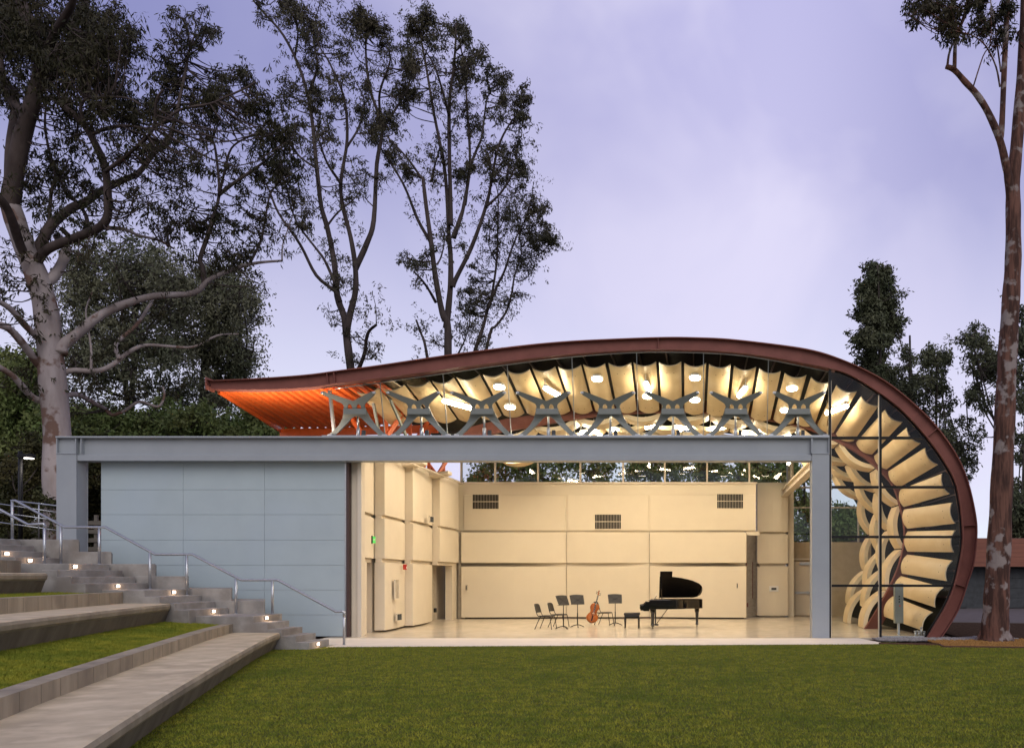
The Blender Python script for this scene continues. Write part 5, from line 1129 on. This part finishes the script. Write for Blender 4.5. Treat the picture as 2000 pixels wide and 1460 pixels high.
dense('leafy_shrub', 'dark shrub showing through the gap beside the end column', 33, [(190, 1080), (190, 1020), (188, 960)], [(185, 930, 45, 40, 20, 22, 400), (195, 990, 45, 40, 18, 22, 400), (190, 1050, 45, 24, 14, 20, 360)], M['leaf_dark'], L=.18, Wd=.04, r=3)
# --- right hand trunk and trees
RT = [
 ([(1943, 1256), (1943, 1240), (1945, 1200), (1947, 1150), (1952, 1050), (1956, 960), (1961, 850), (1966, 730), (1971, 640), (1976, 560), (1979, 500), (1979, 420), (1979, 350), (1985, 291), (1995, 171), (2000, 80), (2003, 0), (2005, -80)], 29, 8, 0),
 ([(1975, 400), (1970, 350), (1966, 329), (1953, 274), (1930, 220), (1908, 185), (1885, 160), (1864, 137), (1848, 130)], 9, 4.5, -1),
 ([(1953, 280), (1957, 240), (1962, 120), (1968, 0), (1970, -60)], 6, 4.5, -.6, -.3), ([(1864, 137), (1867, 75), (1880, 40), (1891, 0), (1900, -40)], 4, 2.5, -1.4, -1), ([(1850, 131), (1855, 100), (1872, 62), (1900, 0)], 2.6, 1.6, -1, -1), ([(1953, 170), (1945, 130), (1925, 90), (1900, 70), (1880, 64)], 2, 1, -1.5, -.5), ([(1900, 172), (1920, 110), (1935, 80), (1935, 0)], 1.5, .8, -1, -.8), ([(1955, 140), (1948, 90), (1940, 30), (1930, -20)], 2, 1, 0, -.4)]
rc = blob(1820, 30, 45, 22, 14, 13, 75) + blob(1850, 60, 22, 18, 7, 12, 70) + blob(1900, 50, 30, 25, 8, 12, 60) + blob(1945, 60, 25, 40, 10, 12, 60) + blob(1850, 5, 60, 15, 10, 14, 90) + blob(1775, 5, 14, 6, 3, 10, 40) + blob(1940, 10, 50, 15, 10, 14, 90) + blob(1780, 35, 12, 8, 2, 9, 30) + blob(1975, 70, 18, 30, 5, 11, 50)
rt = tree('gum_tree', 'straight red and grey barked gum tree standing in the orange mulch', 22.9, RT, rc, M['redbark'], M['leaf_gum'], L=.15, Wd=.022, sub=6, nsides=20, spread=.6, droop=.8, twig=.008, depth=1.2, base=U(1943, 1250, 22.9))
b = MB()
for a in np.linspace(0, 6.28, 9)[:-1]:
    c = G(1943, 1250); b.tube([(c.x + math.cos(a) * .22, c.y + math.sin(a) * .22, .45), (c.x + math.cos(a) * .33, c.y + math.sin(a) * .33, .12), (c.x + math.cos(a) * .5, c.y + math.sin(a) * .5, -.08)], [.1, .13, .1], 8)
obj('root_flare', b, M['redbark'], rt)
dense('cypress_tree', 'tall dark columnar tree rising behind the curved end of the roof', 60, [(1722, 960), (1722, 800), (1725, 680), (1718, 520)], [(1712, 535, 20, 25, 10, 13, 230), (1712, 580, 32, 35, 26, 16, 330), (1715, 630, 38, 35, 28, 16, 330), (1705, 665, 38, 18, 14, 14, 240), (1705, 715, 36, 30, 20, 15, 260), (1730, 760, 40, 40, 18, 16, 260), (1680, 610, 12, 14, 4, 9, 120), (1765, 690, 8, 16, 2, 6, 20)], M['leaf_back'], dens=.8, L=.30, Wd=.06, r=5)
dense('airy_tree', 'pale pointed tree between the columnar tree and the grove', 58, [(1782, 960), (1780, 850), (1778, 720), (1777, 655)], [(1777, 690, 12, 25, 10, 8, 60), (1775, 740, 26, 30, 14, 14, 150), (1785, 800, 30, 40, 14, 15, 170)], M['leaf_back'], dens=.85, L=.28, Wd=.05, r=2.5, group='thin trees beyond the curved roof end')
dense('airy_tree', 'thin tree with a rounded top beyond the curved roof end', 56, [(1832, 1020), (1830, 870), (1828, 780), (1830, 700)], [(1830, 700, 26, 28, 16, 14, 170), (1830, 750, 30, 26, 12, 14, 150), (1845, 800, 22, 24, 7, 13, 110), (1850, 860, 30, 30, 12, 14, 140), (1880, 900, 26, 40, 12, 14, 150)], M['leaf_back'], dens=.85, L=.28, Wd=.05, r=2.5, group='thin trees beyond the curved roof end')
dense('airy_tree', 'thin bending tree just before the red barked trunk', 54, [(1945, 1020), (1950, 850), (1925, 790), (1905, 730), (1895, 660)], [(1905, 660, 26, 24, 12, 14, 150), (1920, 710, 34, 30, 16, 14, 160), (1915, 780, 26, 25, 8, 13, 110), (1930, 745, 20, 30, 6, 13, 110), (1890, 840, 24, 24, 6, 12, 90), (1905, 760, 12, 14, 3, 12, 70)], M['leaf_back'], dens=.85, L=.28, Wd=.05, r=3.5, group='thin trees beyond the curved roof end')
dense('airy_tree', 'leafy tree at the picture edge behind the red barked trunk', 50, [(2000, 1050), (2000, 900), (2005, 700)], [(2010, 640, 30, 60, 16, 16, 170), (2010, 740, 34, 60, 16, 16, 170), (2005, 850, 34, 60, 14, 16, 170), (1995, 980, 34, 50, 18, 18, 260), (1985, 1020, 26, 30, 10, 15, 220)], M['leaf_back'], dens=.85, L=.28, Wd=.05, r=3, group='thin trees beyond the curved roof end')
# --- trees seen through the rear glass
for px, D, lab, py in ((960, 62, 'leafy tree showing through the rear glass beside the struts', 905), (1060, 58, 'leafy tree showing through the rear glass above the first vent', 900), (1160, 60, 'leafy tree showing through the rear glass above the cello', 895), (1270, 58, 'leafy tree showing through the rear glass above the piano', 890), (1380, 60, 'leafy tree showing through the rear glass above the third vent', 895), (1480, 57, 'leafy tree showing through the rear glass above the narrow panel', 900), (1570, 55, 'leafy tree showing through the tall rear window beside the door', 950), (1660, 55, 'low leafy tree showing through the window beside the woven panels', 1020)):
    top = 30 if px < 1600 else 8
    bl = [(px, py, 58, 40, 15, 20, 330), (px, py + 70, 62, 50, 14, 24, 330), (px, 1050, 70, 40, 10, 26, 330)] if px < 1600 else [(px, 1020, 60, 26, 26, 18, 330), (px, 1060, 70, 25, 14, 20, 330)]
    dense('leafy_tree', lab, D, [(px, 1130), (px + 4, 1040), (px, 920 if px < 1600 else 1030)], bl, M['leaf_green'], dens=.5, L=.3, Wd=.07, r=4, group='leafy trees behind the pavilion')

# ------------------------------------------------------------------ grass
def blades(name, pts, z, h0, h1, w, label):
    n = len(pts); base = np.c_[pts, z]
    a = rng.random(n) * 6.283; hh = rng.uniform(h0, h1, n); ln = rng.normal(size=(n, 2)) * .6 * hh[:, None]
    sx = np.c_[np.cos(a), np.sin(a), np.zeros(n)] * (w * rng.uniform(.6, 1.4, n))[:, None]
    top = base + np.c_[ln, hh]
    v = np.stack([base - sx, base + sx, top], 1)
    me = bpy.data.meshes.new(name); me.vertices.add(n * 3); me.vertices.foreach_set('co', v.reshape(-1).astype(np.float32))
    me.loops.add(n * 3); me.loops.foreach_set('vertex_index', np.arange(n * 3, dtype=np.int32))
    me.polygons.add(n); me.polygons.foreach_set('loop_start', np.arange(0, n * 3, 3, dtype=np.int32)); me.polygons.foreach_set('loop_total', np.full(n, 3, dtype=np.int32))
    me.materials.append(M['grass']); me.update(calc_edges=True); me.validate()
    o = bpy.data.objects.new(name, me); COL.objects.link(o); o['kind'] = 'stuff'; o['label'] = label; o['category'] = 'grass'; return o
def scatter(n, y0, y1):
    # denser near the camera
    u = rng.random(n); y = y0 * (y1 / y0) ** u; x = rng.uniform(-12.5, 13.5, n); return x, y
x, y = scatter(760000, 6.2, 22.0)
xl = np.interp(y, front1[::-1, 1], front1[::-1, 0]) + .0
yend = np.where(x < 5.0, 21.0 + (x + 9.35) * .065, np.where(x < 6.2, 21.9, 20.95 - (x - 6.15) * .135)) - .02
ok = (x > xl) & (y < yend) & (np.abs(x - .2) < 2.5 + y * .62)
ok &= ~((x < -9.3) & (y > 20.3))
pts = np.c_[x[ok], y[ok]]
blades('lawn_grass', pts, np.full(len(pts), -.012), (.013), .036, .0045, 'short green lawn grass in front of the stage')
def strip_pts(a, c, n, za, zc):
    i = rng.random(n) ** .8 * (len(a) - 1.001); k = i.astype(int); f = (i - k)[:, None]; A = a[k] * (1 - f) + a[k + 1] * f; C = c[k] * (1 - f) + c[k + 1] * f; u = rng.random(n)[:, None]
    return A + (C - A) * u, za + (zc - za) * u[:, 0]
p_, z_ = strip_pts(wb1, front2, 150000, .565, .66); blades('terrace_grass', p_, z_, .02, .055, .006, 'green grass strip behind the lowest concrete bench')
p_, z_ = strip_pts(wb2, front3, 70000, 1.33, 1.37); blades('terrace_grass', p_, z_, .02, .06, .007, 'green grass strip behind the middle concrete bench')
